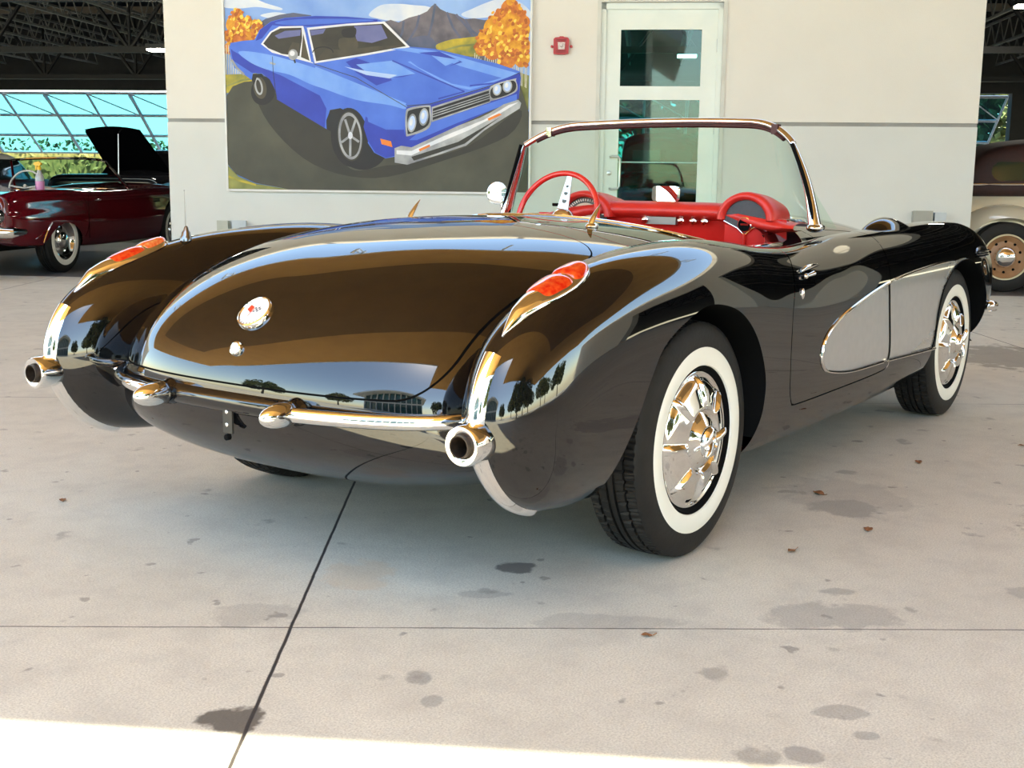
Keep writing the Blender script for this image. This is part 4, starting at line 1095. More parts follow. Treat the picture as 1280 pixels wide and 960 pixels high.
# ---- tub and seats
g = MB(); rows = []
for (z, k) in ((.90, 1.0), (.70, .995), (.45, .97), (.30, .93)):
    P = []
    for i in range(64):
        a = 2*PI*i/64; c, s_ = math.cos(a), math.sin(a)
        P.append((.87+.505*k*math.copysign(abs(c)**.8, c)+.02, .575*k*math.copysign(abs(s_)**.8, s_), min(z, 9)))
    rows.append(P)
rows[0] = [(p_[0], p_[1], surf_z(p_[0], abs(p_[1]))-.012) for p_ in rows[0]]
g.grid(rows, cv=True); g.add(rows[-1], [tuple(range(64))]); g.build('cockpit_tub', RED, car)
for s in (-1, 1):
    g = MB(); P = []
    def se(cx, cy, cz, rx_, ry_, rz_, e=.5):
        rows = []
        for i in range(13):
            t = -PI/2+PI*i/12; row = []
            for j in range(24):
                q = 2*PI*j/24; cc = lambda v, ex: math.copysign(abs(v)**ex, v)
                row.append((cx+rx_*cc(math.cos(t), e)*cc(math.cos(q), e), cy+ry_*cc(math.cos(t), e)*cc(math.sin(q), e), cz+rz_*cc(math.sin(t), e)))
            rows.append(row)
        return rows
    g.grid(se(.86, s*.29, .42, .24, .22, .09), cv=True); st = g.build('seat_cushion', RED, car, angle=60)
    g = MB(); g.grid(se(.56, s*.29, .60, .07, .22, .20), cv=True); g.build('seat_back', RED, car, angle=60)
# ------------------------------------------------------------------ large painting on the wall
pt_ = thing('wall_painting', W(-1.33, 0, .88), 'large framed painting of a blue muscle car before autumn mountains, on the white wall', 'painting', rz=ANG)
def PW(X, Y, h):
    xl = 35+25*max(Y, 0)/740; xr = 1223+9*max(Y, 0)/740
    return W(-2.814+(X-xl)/(xr-xl)*2.955, -h, .897+(740-Y)*.002425)
def pcol(n_, c1, c2, sc=5, st=None): return pmat('paint_'+n_, tuple(v/255 if v > 1 else v for v in c1), tuple(v/255 if v > 1 else v for v in c2), sc, rough=.55, lo=.3, hi=.7, detail=6, **({'stretch': st} if st else {}))
def lin(r, g_, b): return tuple(((v/255+.055)/1.055)**2.4 if v > 10 else v/3300 for v in (r, g_, b))
PC = {}
for k, a_, b_, sc in (('sky', (110, 150, 220), (150, 185, 235), 2), ('cloud', (225, 228, 232), (190, 205, 230), 4), ('mountain', (84, 82, 92), (120, 112, 120), 9), ('slate', (70, 85, 110), (100, 100, 125), 6),
    ('gold', (240, 180, 50), (200, 120, 20), 16), ('orange', (225, 140, 50), (185, 90, 30), 18), ('flare', (250, 215, 95), (245, 195, 70), 16), ('rust', (190, 100, 30), (165, 85, 30), 16), ('meadow', (200, 175, 50), (110, 120, 60), 8), ('olive', (150, 150, 80), (110, 115, 60), 7),
    ('road', (80, 80, 66), (60, 60, 50), 2.5), ('blue', (60, 100, 205), (78, 122, 222), 3), ('navy', (35, 55, 165), (45, 70, 185), 4), ('light', (125, 170, 238), (95, 145, 232), 4), ('pale', (190, 210, 240), (160, 190, 240), 5),
    ('dark', (45, 42, 36), (62, 58, 48), 5), ('brown', (80, 74, 58), (58, 53, 44), 6), ('chromeA', (185, 188, 190), (120, 122, 128), 6), ('white', (235, 235, 238), (205, 210, 220), 6), ('black', (22, 22, 24), (32, 32, 34), 6), ('amber', (240, 140, 50), (220, 110, 40), 9), ('violet', (110, 115, 165), (90, 95, 145), 5), ('shadow', (52, 50, 42), (44, 43, 38), 4), ('birch', (225, 222, 205), (190, 185, 160), 20)):
    PC[k] = (len(PC), pcol(k, lin(*a_), lin(*b_), sc))
LAY = [0]
cv = MB(); pics = MB()
def pp(col, pts, smooth=False):
    LAY[0] += 1; h = .031+LAY[0]*.00004
    P = crs(pts, 5) if smooth else pts
    pics.add([PW(x, y, h) for x, y in P], [tuple(range(len(P)))], PC[col][0])
def pe(col, cx, cy, rx, ry, rot=0, n_=36):
    pp(col, [(cx+rx*math.cos(2*PI*k/n_)*math.cos(rot)-ry*math.sin(2*PI*k/n_)*math.sin(rot), cy+rx*math.cos(2*PI*k/n_)*math.sin(rot)+ry*math.sin(2*PI*k/n_)*math.cos(rot)) for k in range(n_)])
def pline(col, pts, w_):
    LAY[0] += 1; h = .031+LAY[0]*.00004
    for (x0, y0), (x1, y1) in zip(pts[:-1], pts[1:]):
        L_ = math.hypot(x1-x0, y1-y0)+1e-6; nx, ny = -(y1-y0)/L_*w_/2, (x1-x0)/L_*w_/2
        pics.add([PW(x0+nx, y0+ny, h), PW(x1+nx, y1+ny, h), PW(x1-nx, y1-ny, h), PW(x0-nx, y0-ny, h)], [(0, 1, 2, 3)], PC[col][0])
TOP = -150
pp('sky', [(60, 738), (38, 0), (38, TOP), (1221, TOP), (1223, 0), (1230, 738)])
pp('cloud', [(36, 5), (80, -30), (140, -10), (200, 15), (265, 35), (250, 42), (170, 30), (100, 35), (36, 30)], True)
pp('cloud', [(605, 60), (650, 25), (720, 20), (780, 25), (830, 30), (850, 45), (790, 70), (720, 85), (640, 75)], True)
pp('cloud', [(960, 60), (1000, 40), (1060, 15), (1120, 0), (1180, 15), (1222, 50), (1222, 75), (1100, 70), (1000, 75)], True)
pp('cloud', [(300, -90), (420, -120), (560, -100), (600, -70), (450, -60)], True); pp('cloud', [(180, 62), (240, 50), (300, 62), (240, 75)], True)
pp('slate', [(150, 110), (200, 75), (255, 60), (310, 52), (380, 62), (400, 120)])
pp('mountain', [(655, 90), (690, 80), (720, 90), (760, 72), (800, 62), (830, 48), (845, 30), (860, 20), (880, 40), (905, 52), (940, 60), (975, 78), (1010, 75), (1050, 82), (1085, 75), (1110, 90), (1110, 260), (740, 240)])
for (a_, b_, c_) in (((860, 20), (850, 90), (835, 150)), ((905, 52), (930, 110), (960, 150)), ((800, 62), (790, 110), (760, 160)), ((975, 78), (1000, 120), (1040, 150)), ((940, 60), (985, 110), (1010, 148)), ((740, 85), (735, 130), (720, 160))): pline('slate', [a_, b_, c_], 9)
pp('slate', [(740, 180), (770, 150), (830, 140), (865, 165), (885, 205), (880, 240), (760, 240)], True)
pp('meadow', [(865, 178), (910, 158), (960, 150), (1045, 148), (1050, 215), (900, 205)], True); pline('olive', [(880, 200), (960, 178), (1040, 172)], 8)
pp('olive', [(990, 215), (1223, 290), (1224, 420), (1180, 400)])
for k in range(26):
    rx_ = 1015+k*8; pline('birch', [(rx_, 205+(k*7) % 30), (rx_+(-1)**k*2, 262+k*3.0)], 3)
for (x, y, r) in ((1145, 40, 38), (1120, 80, 45), (1165, 80, 48), (1085, 110, 42), (1150, 120, 60), (1060, 150, 40), (1110, 155, 60), (1190, 120, 36), (1045, 185, 32), (1085, 190, 42), (1150, 180, 60), (1195, 180, 34), (1195, 225, 34), (1140, 225, 40), (1145, 12, 16), (1200, 90, 24)):
    pe('gold' if (x+y) % 3 else 'orange', x, y, r*.9, r, .3)
for (x, y, r) in ((90, 60, 22), (75, 95, 30), (110, 105, 32), (60, 140, 22), (130, 90, 20), (168, 100, 20), (95, 150, 36), (150, 140, 26), (65, 185, 24), (172, 130, 16)): pe('orange' if (x+y) % 2 else 'gold', x, y, r, r*1.15, .2)
rnd_ = random.Random(11)
for (x, y, r) in ((1145, 40, 38), (1120, 80, 45), (1165, 80, 48), (1085, 110, 42), (1150, 120, 60), (1060, 150, 40), (1110, 155, 60), (1190, 120, 36), (1045, 185, 32), (1085, 190, 42), (1150, 180, 60), (1195, 180, 34), (1195, 225, 34), (1140, 225, 40), (90, 60, 22), (75, 95, 30), (110, 105, 32), (60, 140, 22), (130, 90, 20), (168, 100, 20), (95, 150, 36), (150, 140, 26), (65, 185, 24), (172, 130, 16)):
    for _ in range(14):
        a_, q_ = rnd_.random()*2*PI, r*1.05*rnd_.random()**.5; x_ = min(max(x+q_*math.cos(a_), 42), 1217)
        pe(rnd_.choice(('gold', 'orange', 'flare', 'rust')), x_, y+q_*math.sin(a_), 4+5*rnd_.random(), 5+6*rnd_.random(), rnd_.random(), 7)
for k in range(9): pline('birch', [(48+k*9, 175), (50+k*9, 292)], 3)
pp('meadow', [(46, 290), (170, 285), (170, 340), (50, 362)]); pline('olive', [(48, 335), (110, 312), (160, 305)], 7)
pp('road', [(52, 370), (75, 335), (120, 318), (180, 312), (700, 300), (1192, 330), (1226, 430), (1230, 738), (300, 738), (170, 715), (90, 680), (56, 640)])
pp('olive', [(56, 645), (100, 690), (170, 718), (300, 738), (60, 738)], False); pline('meadow', [(60, 690), (100, 705), (170, 722)], 8)
pp('shadow', [(180, 340), (450, 480), (500, 600), (560, 660), (680, 640), (760, 630), (1000, 560), (1190, 420), (1150, 520), (900, 620), (640, 690), (400, 640), (220, 480)], True)
# tyres
pe('black', 196, 352, 48, 56, .2); pe('brown', 183, 340, 26, 44, -.2); pe('chromeA', 178, 335, 16, 34, -.2); pe('dark', 178, 335, 9, 26, -.2)
pe('black', 590, 560, 100, 98, .15); pe('black', 545, 530, 80, 118, -.1); 
# body
pp('blue', [(60, 185), (66, 168), (110, 160), (160, 156), (180, 118), (225, 86), (280, 72), (400, 65), (520, 68), (640, 78), (672, 92), (720, 140), (768, 182), (860, 190), (960, 212), (1100, 245), (1188, 275), (1193, 300), (1187, 378), (1080, 425), (960, 482), (800, 560), (716, 605), (680, 612), (635, 590), (605, 545), (585, 490), (550, 440), (500, 418), (460, 425), (446, 470), (448, 500), (250, 385), (244, 350), (225, 310), (190, 285), (155, 285), (150, 310), (80, 262), (68, 230)])
pp('black', [(448, 500), (446, 465), (460, 427), (500, 418), (545, 436), (520, 450), (480, 470), (472, 512)]); 
pe('black', 540, 528, 70, 112, -.1); pe('dark', 540, 527, 50, 98, -.1); pe('chromeA', 540, 526, 46, 92, -.1); pe('dark', 541, 527, 38, 80, -.1)
for k in range(5):
    a_ = 2*PI*k/5+.3; pline('chromeA', [(541, 525), (541+36*math.cos(a_), 525+80*math.sin(a_))], 9)
pe('white', 541, 524, 9, 14)
pp('black', [(150, 310), (155, 287), (190, 286), (200, 300), (170, 300), (160, 330)])
pp('navy', [(66, 190), (90, 205), (150, 240), (230, 272), (300, 310), (420, 370), (446, 420), (440, 495), (250, 385), (242, 345), (222, 308), (190, 284), (150, 282), (75, 235)])
pp('blue', [(70, 195), (160, 205), (330, 275), (560, 340), (745, 410), (740, 450), (560, 400), (330, 320), (200, 265)])
pp('light', [(100, 200), (230, 215), (420, 270), (560, 320), (740, 395), (752, 420), (690, 405), (560, 385), (440, 345), (380, 325), (300, 290), (210, 270), (140, 240)], True)
pp('navy', [(600, 450), (650, 480), (750, 500), (757, 560), (716, 602), (680, 610), (640, 590), (610, 545), (592, 490)])
pp('blue', [(600, 420), (680, 440), (752, 455), (752, 500), (680, 500), (610, 470)])
pp('navy', [(280, 74), (400, 66), (520, 69), (640, 80), (640, 90), (380, 104), (300, 105), (230, 100), (190, 150), (165, 160), (182, 118), (225, 88)]); pp('blue', [(240, 92), (300, 80), (420, 76), (560, 78), (620, 84), (400, 98), (300, 100)], True)
# side glass, screen
pp('white', [(186, 172), (222, 125), (258, 105), (350, 103), (368, 110), (392, 246), (330, 230), (230, 205)]); pp('dark', [(195, 170), (228, 128), (262, 112), (345, 110), (348, 150), (338, 218), (270, 210), (215, 188)])
pp('violet', [(240, 140), (280, 122), (342, 118), (340, 140), (255, 152)]); pp('brown', [(290, 205), (310, 165), (338, 170), (334, 215)])
pp('brown', [(352, 132), (378, 236), (344, 222)]); pp('blue', [(352, 104), (372, 112), (396, 244), (384, 240), (360, 130)])
pp('white', [(366, 110), (520, 95), (668, 87), (768, 184), (600, 215), (398, 246)]); pp('dark', [(376, 118), (520, 103), (662, 95), (752, 180), (600, 207), (404, 238)])
pp('violet', [(550, 104), (655, 100), (680, 150), (620, 168), (560, 160)]); pp('violet', [(378, 120), (440, 114), (430, 132), (384, 140)]); pp('brown', [(490, 165), (500, 150), (550, 148), (565, 165), (560, 190), (500, 195)], True); pp('black', [(505, 118), (555, 110), (552, 145), (510, 145)], True)
pp('brown', [(404, 236), (440, 190), (520, 195), (640, 180), (745, 178), (600, 205)]); 
g_ = [(405+40*math.cos(a_)+25, 205+22*math.sin(a_)) for a_ in np.linspace(-PI, 0, 12)]; pline('black', g_, 4)
# bonnet planes, scoops
pp('blue', [(400, 250), (600, 218), (770, 186), (860, 192), (1188, 278), (1080, 330), (850, 400), (760, 408), (560, 330)])
pp('light', [(690, 190), (770, 187), (880, 200), (1090, 258), (1180, 282), (1090, 320), (1000, 345), (920, 330), (760, 240), (850, 215)], False); pp('blue', [(740, 215), (830, 205), (960, 255), (1120, 300), (1000, 335), (930, 322), (800, 260)])
pp('navy', [(520, 240), (560, 225), (660, 260), (700, 310), (640, 330), (560, 280)]); pp('light', [(560, 250), (700, 235), (790, 285), (700, 302), (600, 278)]); pp('navy', [(690, 300), (790, 285), (740, 298)])
pp('pale', [(515, 258), (600, 275), (720, 290), (690, 303), (600, 290)]); pp('navy', [(800, 205), (880, 200), (970, 240), (915, 258), (960, 236)]); pp('light', [(850, 215), (960, 232), (905, 255)])
pline('navy', [(880, 380), (980, 352), (700, 235)], 5); pline('light', [(400, 262), (560, 325), (755, 402)], 9); pline('dark', [(760, 408), (850, 400), (1080, 330), (1188, 280)], 3); pline('dark', [(396, 248), (560, 300), (757, 412)], 2.5); pline('navy', [(1000, 330), (1090, 320), (1188, 285)], 6)
# front
pp('navy', [(757, 412), (852, 402), (1080, 332), (1190, 283), (1187, 378), (1080, 425), (960, 482), (800, 560), (716, 602), (752, 545)])
pp('blue', [(852, 470), (1080, 395), (1180, 360), (1180, 385), (960, 470), (800, 540), (770, 540)])
pp('chromeA', [(855, 412), (1078, 340), (1080, 392), (856, 470)]); pp('black', [(860, 418), (1076, 347), (1077, 388), (860, 462)])
for q in (.28, .5, .72): pline('chromeA', [(860, 418+44*q), (1077, 347+41*q)], 3.5)
pp('chromeA', [(755, 435), (772, 415), (840, 405), (852, 418), (848, 490), (770, 524), (757, 512)], True); pp('black', [(762, 440), (776, 423), (838, 412), (846, 424), (842, 482), (774, 515), (763, 505)], True)
for (x, y, rx_, ry_) in ((780, 474, 17, 36), (825, 450, 18, 34), (1104, 344, 17, 23), (1143, 332, 18, 24)): 
    if x == 1104: pp('chromeA', [(1080, 332), (1168, 303), (1175, 310), (1176, 352), (1090, 386), (1080, 378)], True); pp('black', [(1086, 337), (1165, 310), (1169, 350), (1090, 378)], True)
    pe('chromeA', x, y, rx_, ry_, .1); pe('pale', x, y, rx_*.75, ry_*.78, .1); pe('white', x-3, y-4, rx_*.35, ry_*.4, .1)
pp('chromeA', [(714, 572), (740, 562), (780, 568), (880, 520), (960, 482), (1040, 452), (1080, 432), (1130, 400), (1185, 382), (1197, 395), (1192, 415), (1130, 455), (1060, 500), (990, 560), (880, 598), (765, 636), (716, 628)])
pp('white', [(722, 580), (780, 582), (900, 525), (1060, 458), (1150, 402), (1186, 392), (1110, 440), (1000, 500), (860, 560), (780, 600), (722, 595)]); pp('shadow', [(780, 605), (960, 545), (1060, 485), (1120, 448), (1060, 492), (985, 552), (880, 590), (790, 620)])
pp('amber', [(808, 575), (850, 556), (852, 564), (812, 584)]); pp('amber', [(1070, 455), (1115, 434), (1124, 440), (1075, 463)]); pp('amber', [(658, 535), (700, 545), (706, 568), (664, 557)])
pe('chromeA', 313, 213, 19, 21); pe('white', 310, 208, 10, 10); pline('black', [(318, 232), (322, 245)], 6); pline('chromeA', [(222, 244), (244, 250)], 7)
pline('chromeA', [(70, 232), (90, 262), (120, 290)], 8); pline('dark', [(232, 220), (236, 290), (250, 382)], 2)
board = MB(); X0, X1, Z0, Z1 = -2.83, .158, .88, .897+890*.002425+.017
board.box((X0+.01, -.030, Z0+.01), (X1-.01, -.002, Z1-.01), T=W); bo = board.build('backing_board', pmat('backing_wood', (.4, .35, .3), rough=.8), pt_, smooth=False)
fr = MB()
for lo, hi in (((X0, -.055, Z0), (X0+.018, 0, Z1)), ((X1-.018, -.055, Z0), (X1, 0, Z1)), ((X0+.018, -.055, Z0), (X1-.018, 0, Z0+.018)), ((X0+.018, -.055, Z1-.018), (X1-.018, 0, Z1))): fr.box(lo, hi, T=W)
fr.build('frame', pmat('frame_white', (.74, .74, .72), rough=.4), pt_, smooth=False)
me = bpy.data.meshes.new('painted_picture'); me.from_pydata(pics.v, [], pics.f)
for k, (i, m) in PC.items(): me.materials.append(m)
me.polygons.foreach_set('material_index', pics.mi); link('painted_picture', me, pt_)
# ------------------------------------------------------------------ other cars inside the hall
def loft(stations, n_along=70, n_round=8):
    """stations: (x, [(y, z) ...]) half sections from bottom centre to top centre"""
    xs = [s_[0] for s_ in stations]; S = np.array([s_[1] for s_ in stations], float)
    A = np.concatenate([np.array(xs)[:, None, None]*np.ones((1, S.shape[1], 1)), S], 2)
    B = np.stack([crs(A[:, k], 7, closed=False) for k in range(A.shape[1])], 1)
    rows = []
    for r in B:
        h_ = crs(r, n_round, closed=False); h_[:, 1] = np.maximum(h_[:, 1], 0); rows.append(np.concatenate([h_, h_[::-1][1:-1]*[1, -1, 1]]))
    G = np.array(rows); n1, n2 = G.shape[:2]; V = G.reshape(-1, 3); T_ = []
    for i in range(n1-1):
        for j in range(n2):
            a_, b_, c_, d_ = i*n2+j, i*n2+(j+1) % n2, (i+1)*n2+(j+1) % n2, (i+1)*n2+j; T_ += [(a_, b_, c_), (a_, c_, d_)]
    for r, fl in ((0, 1), (n1-1, 0)):
        c_ = len(V); V = np.concatenate([V, V[r*n2:(r+1)*n2].mean(0)[None]])
        for j in range(n2):
            t_ = (c_, r*n2+(j+1) % n2, r*n2+j); T_.append(t_ if fl else t_[::-1])
    T_ = np.array(T_); fn = np.cross(V[T_[:, 1]]-V[T_[:, 0]], V[T_[:, 2]]-V[T_[:, 0]]); Nn = np.zeros_like(V)
    for k in range(3): np.add.at(Nn, T_[:, k], fn)
    Nn /= np.linalg.norm(Nn, axis=1)[:, None]+1e-9
    if (Nn*(V-V.mean(0))).sum(1).mean() < 0: T_ = T_[:, ::-1]; Nn = -Nn
    return V, Nn, T_
def place(M, T): return (np.array([T(*p) for p in M[0]]), np.array([np.array(T(*(p+n_)))-np.array(T(*p)) for p, n_ in zip(M[0], M[1])]), M[2])
def circ_cut(M, cx, cz, r, ymin=.5):
    V = M[0]; return clip(M, np.maximum(np.hypot(V[:, 0]-cx, V[:, 2]-cz)-r, ymin-np.abs(V[:, 1])))[1]
def frame(u0, d0, hu, hd):
    h = np.array([hu, hd])/math.hypot(hu, hd); rt = np.array([h[1], -h[0]])       # heading, right-hand side
    return lambda x, y, z: W(u0+h[0]*x-rt[0]*y, d0+h[1]*x-rt[1]*y, z)
def simple_wheel(T, x, s, y, parent, r=.335, ww=(.205, .262), rimcol=None, wwcol=None, cap=None, dish=True, name='wheel'):
    o = T(x, s*y, r); ax = np.array(T(x, s*(y+1), r))-np.array(o); hw = .085
    g = MB(); prof = [(.2, -.06), (.22, -hw), (.30, -hw*.95), (r-.008, -.07), (r, -.06)]
    for h in (-.04, -.015, .015, .04): prof += [(r, h-.006), (r-.008, h-.005), (r-.008, h+.005), (r, h+.006)]
    prof += [(r, .06), (r-.008, .072), (.30, hw*.97), (.26, hw), (.22, hw*.97), (.2, .07), (.2, -.06)]
    g.lathe(prof, o, ax, 96); t = g.build(name, RUB, parent, angle=35)
    g = MB(); g.lathe([(ww[0], hw*.93), (ww[0]+.004, hw+.002), (ww[1]-.004, hw+.003), (ww[1], hw-.003)], o, ax, 64); g.build('whitewall_band', wwcol or WW, t)
    g = MB(); g.lathe([(.205, .075), (.20, .082), (.19, .075), (.18, .055), (.15, .035), (.11, .04), (.09, .05), (.0001, .05)], o, ax, 48); rm = g.build('rim', rimcol or CHR, t)
    g = MB(); g.lathe(cap or [(.10, .045), (.098, .06), (.085, .078), (.06, .09), (.0001, .096)], o, ax, 40); g.build('hubcap', CHR, rm)
    return t, rm, o, ax
# --- red two-seater
MR = new_mat('maroon_red_paint', (.11, .003, .008), .06, ior=1.7, coat=.6)
noise_mix(MR, (.12, .003, .008), (.10, .002, .007), 3)
T1 = frame(-5.735, -.45, .075, 1)
rc = thing('red_convertible', T1(2.2, 0, 0), 'dark red open two-seater with round tail lamp parked in the left hall opening', 'car', rz=ANG)
def sec(h, wd, fin=0, zb=.27, deck=None):
    dk = deck if deck is not None else h-.03
    return [(0, zb), (wd*.80, zb), (wd*.95, zb+.06), (wd, zb+.24), (wd*.985, h-.16), (wd*.965, h-.05+fin*.3), (wd*.91, h+fin), (wd*.80, h-.015+fin*.3), (wd*.62, dk), (0, dk+.02)]
ST = [(0, sec(.74, .80, 0, .42)), (.05, sec(.80, .86, .01, .36)), (.35, sec(.84, .885, .015, .30)), (1.1, sec(.85, .89, .01, .26)), (1.7, sec(.84, .885, 0, .24)), (2.4, sec(.845, .88, 0, .24)), (3.0, sec(.86, .885, 0, .25)), (3.8, sec(.86, .88, 0, .27, .90)), (4.35, sec(.83, .86, 0, .32, .84)), (4.6, sec(.74, .80, 0, .42, .72))]
Mr = loft(ST)
Mr = circ_cut(Mr, 1.05, .10, .42); Mr = circ_cut(Mr, 3.62, .34, .40)
ck = lambda V: np.maximum(np.maximum(np.abs(V[:, 0]-1.95)-.55, np.abs(V[:, 1])-.62), .6-V[:, 2])
Mr = clip(Mr, ck(Mr[0]))[1]
mesh_obj('body_shell', place(Mr, T1), MR, rc)
g = MB(); g.box((.62, -.60, .30), (1.48, .60, .42), T=T1); g.box((1.40, -.62, .32), (1.46, .62, .74), T=T1); g.box((.9+1.5, -.62, .32), (2.52, .62, .80), T=T1); g.box((1.4, -.62, .30), (2.5, .62, .34), T=T1); g.build('interior', pmat('pale_interior', (.45, .42, .38), rough=.6), rc, smooth=False)
g = MB(); g.ball((1.60, .30, .72), (.10, .27, .17), 16, 10, T=T1); g.build('seat_back', pmat('seat_white', (.55, .53, .50), rough=.5), rc)
g = MB(); g.ball((1.60, -.30, .72), (.10, .27, .17), 16, 10, T=T1); g.build('seat_back', pmat('seat_white_b', (.55, .53, .50), rough=.5), rc)
for x in (1.05, 3.62):
    for s in (-1, 1): simple_wheel(T1, x, s, .77, rc)
for s in (-1, 1):
    c = np.array(T1(-.02, s*.73, .615)); ax = np.array(T1(-1, 0, 0))-np.array(T1(0, 0, 0))
    g = MB(); g.lathe([(.105, -.10), (.108, .02), (.104, .045), (.092, .05), (.088, .03), (.088, .0)], c, ax, 40); tl = g.build('tail_light', CHR, rc)
    g = MB(); g.lathe([(.088, .03), (.075, .045), (.05, .052), (.048, .048)], c, ax, 36); g.build('red_lens', AMB, tl)
    g = MB(); g.lathe([(.047, .045), (.044, .065), (.02, .075), (.0001, .076)], c, ax, 24); g.build('reverse_lens', pmat('clear_lens_grey', (.75, .72, .70), rough=.1), tl)
    g = MB(); g.grid([[T1(x_, s*(.60+.29*math.cos(a_)) if False else s*(.52+.34*min(1, max(0, (i_)/10))), z_) for z_ in (.40, .43, .49, .52)] for i_, x_ in enumerate(np.linspace(-.16, .18, 12))]); 
    g2 = MB(); g2.tube([T1(-.14, 0, .46), T1(-.13, s*.5, .46), T1(-.10, s*.78, .46), T1(.0, s*.90, .46), T1(.22, s*.915, .46)], [.055]*4+[.03], 14); g2.ball((-.16, s*.62, .47), (.06, .05, .095), 14, 10, T=T1); g2.build('rear_bumper', CHR, rc)
    g = MB(); g.tube([T1(x_, s*.893, z_) for x_, z_ in crs([(.58, .33), (.66, .44), (.76, .53)], 6, closed=False)], .008, 6); g.build('arch_trim', CHR, rc)
    g = MB(); g.tube([T1(x_, s*.889, z_) for x_, z_ in ((1.50, .80), (1.50, .55), (1.49, .34))], .004, 6); g.build('door_gap', BLK, rc)
    g = MB(); g.ball((1.70, s*.893, .745), (.07, .012, .012), 12, 8, T=T1); g.build('door_handle', CHR, rc)
    g = MB(); g.box((3.0, s*.885, .70), (3.16, s*.892, .715), T=T1); g.box((3.0, s*.885, .725), (3.16, s*.892, .74), T=T1); g.build('fender_script', CHR, rc, smooth=False)
    g = MB(); g.tube([T1(x_, s*.80, z_) for x_, z_ in crs([(4.1, .88), (4.3, .86), (4.45, .80), (4.5, .70), (4.42, .62)], 6, closed=False)], .014, 8); g.build('headlamp_rim', CHR, rc)
def screen(T, xb, xt, yb, yt, zb, zt, par, bow=.25, fr=.015, nm='windshield_frame'):
    bot = [(xb-bow*abs(t)**2.2, yb*t, zb) for t in np.linspace(-1, 1, 25)]; top = [(xt-bow*.75*abs(t)**2.2, yt*t, zt-.03*abs(t)**3) for t in np.linspace(-1, 1, 25)]
    g = MB(); g.tube([T(*p) for p in bot[:1]+top+bot[-1:]], fr, 8); g.tube([T(*p) for p in bot], fr*.6, 6); f_ = g.build(nm, CHR, par)
    g = MB(); g.grid([[T(*a_), T(*b_)] for a_, b_ in zip(bot, top)]); g.build('windshield_glass', glassmat('car_glass_teal', (.35, .55, .52)), f_, smooth=False); return f_
screen(T1, 2.95, 2.62, .74, .60, .85, 1.20, rc)
g = MB(); g.box((.15, -.62, .26), (4.4, .62, .70), T=T1); g.build('underbody', BLK, rc, smooth=False)
sc1 = np.array(T1(2.25, .33, .88)); hx_ = np.array(T1(1, 0, 0))-np.array(T1(0, 0, 0)); sx_ = -hx_*.9+np.array([0, 0, .42]); sx_ /= np.linalg.norm(sx_); e1 = np.cross(sx_, [0, 0, 1]); e1 /= np.linalg.norm(e1); e2 = np.cross(e1, sx_)
g = MB(); g.tube([sc1+.19*(math.cos(2*PI*k/40)*e1+math.sin(2*PI*k/40)*e2) for k in range(40)], .011, 8, closed=True); g.tube([sc1-e1*.19, sc1-e2*.03, sc1+e1*.19], .009, 6); g.tube([sc1, sc1-sx_*.25], .02, 8); g.build('steering_wheel', pmat('ivory_plastic', (.65, .63, .58), rough=.3), rc)
# spray bottle standing on the rear deck
sb = thing('spray_bottle', T1(.95, -.66, .852), 'spray bottle with yellow trigger and pink liquid standing on the red car', 'bottle', rz=ANG)
bo_ = np.array(T1(.95, -.66, .856)); g = MB(); g.lathe([(.0001, 0), (.040, .0), (.045, .01), (.045, .12), (.040, .145), (.026, .175), (.018, .20), (.018, .21)], bo_, (0, 0, 1), 28)
g.build('bottle_body', new_mat('bottle_translucent', (.62, .66, .72), .25, trans=.4), sb)
g = MB(); g.lathe([(.0455, .004), (.0458, .012), (.0458, .085), (.0455, .09)], bo_, (0, 0, 1), 28); g.build('liquid_label', pmat('pink_liquid', (.62, .25, .50), (.55, .2, .44), 20, rough=.3), sb)
g = MB(); g.lathe([(.020, .205), (.021, .235), (.015, .24), (.012, .255)], bo_, (0, 0, 1), 20); q = lambda a_, b_, c_: tuple(bo_+WU*a_+WN*b_+np.array([0, 0, c_])); g.prism([(-.055, .262), (-.045, .285), (.0, .292), (.028, .275), (.022, .252), (-.018, .250), (-.022, .215), (-.036, .205), (-.036, .25)], -.014, .014, lambda p, q_, h: q(p, h, q_)); g.build('trigger_head', pmat('yellow_plastic', (.85, .50, .02), rough=.35), sb, smooth=False)
# crumpled cloth on the deck behind the bottle
cl = thing('polishing_cloth', T1(.75, -.25, .85), 'crumpled pale cloth lying on the red car beside the spray bottle', 'cloth', rz=ANG)
g = MB(); rows = []
for i in range(20):
    rows.append([T1(.72+.02*i-.2, -.48+.02*j*1.3, .852+.05*math.exp(-((i-9.5)/6)**2-((j-9.5)/7)**2)*(1.2+math.sin(i*1.3+j*.7)*.5+math.sin(j*1.9)*.4)) for j in range(20)])
g.grid(rows); g.build('cloth', pmat('cloth_grey', (.35, .36, .36), (.25, .26, .27), 20, rough=.9), cl)
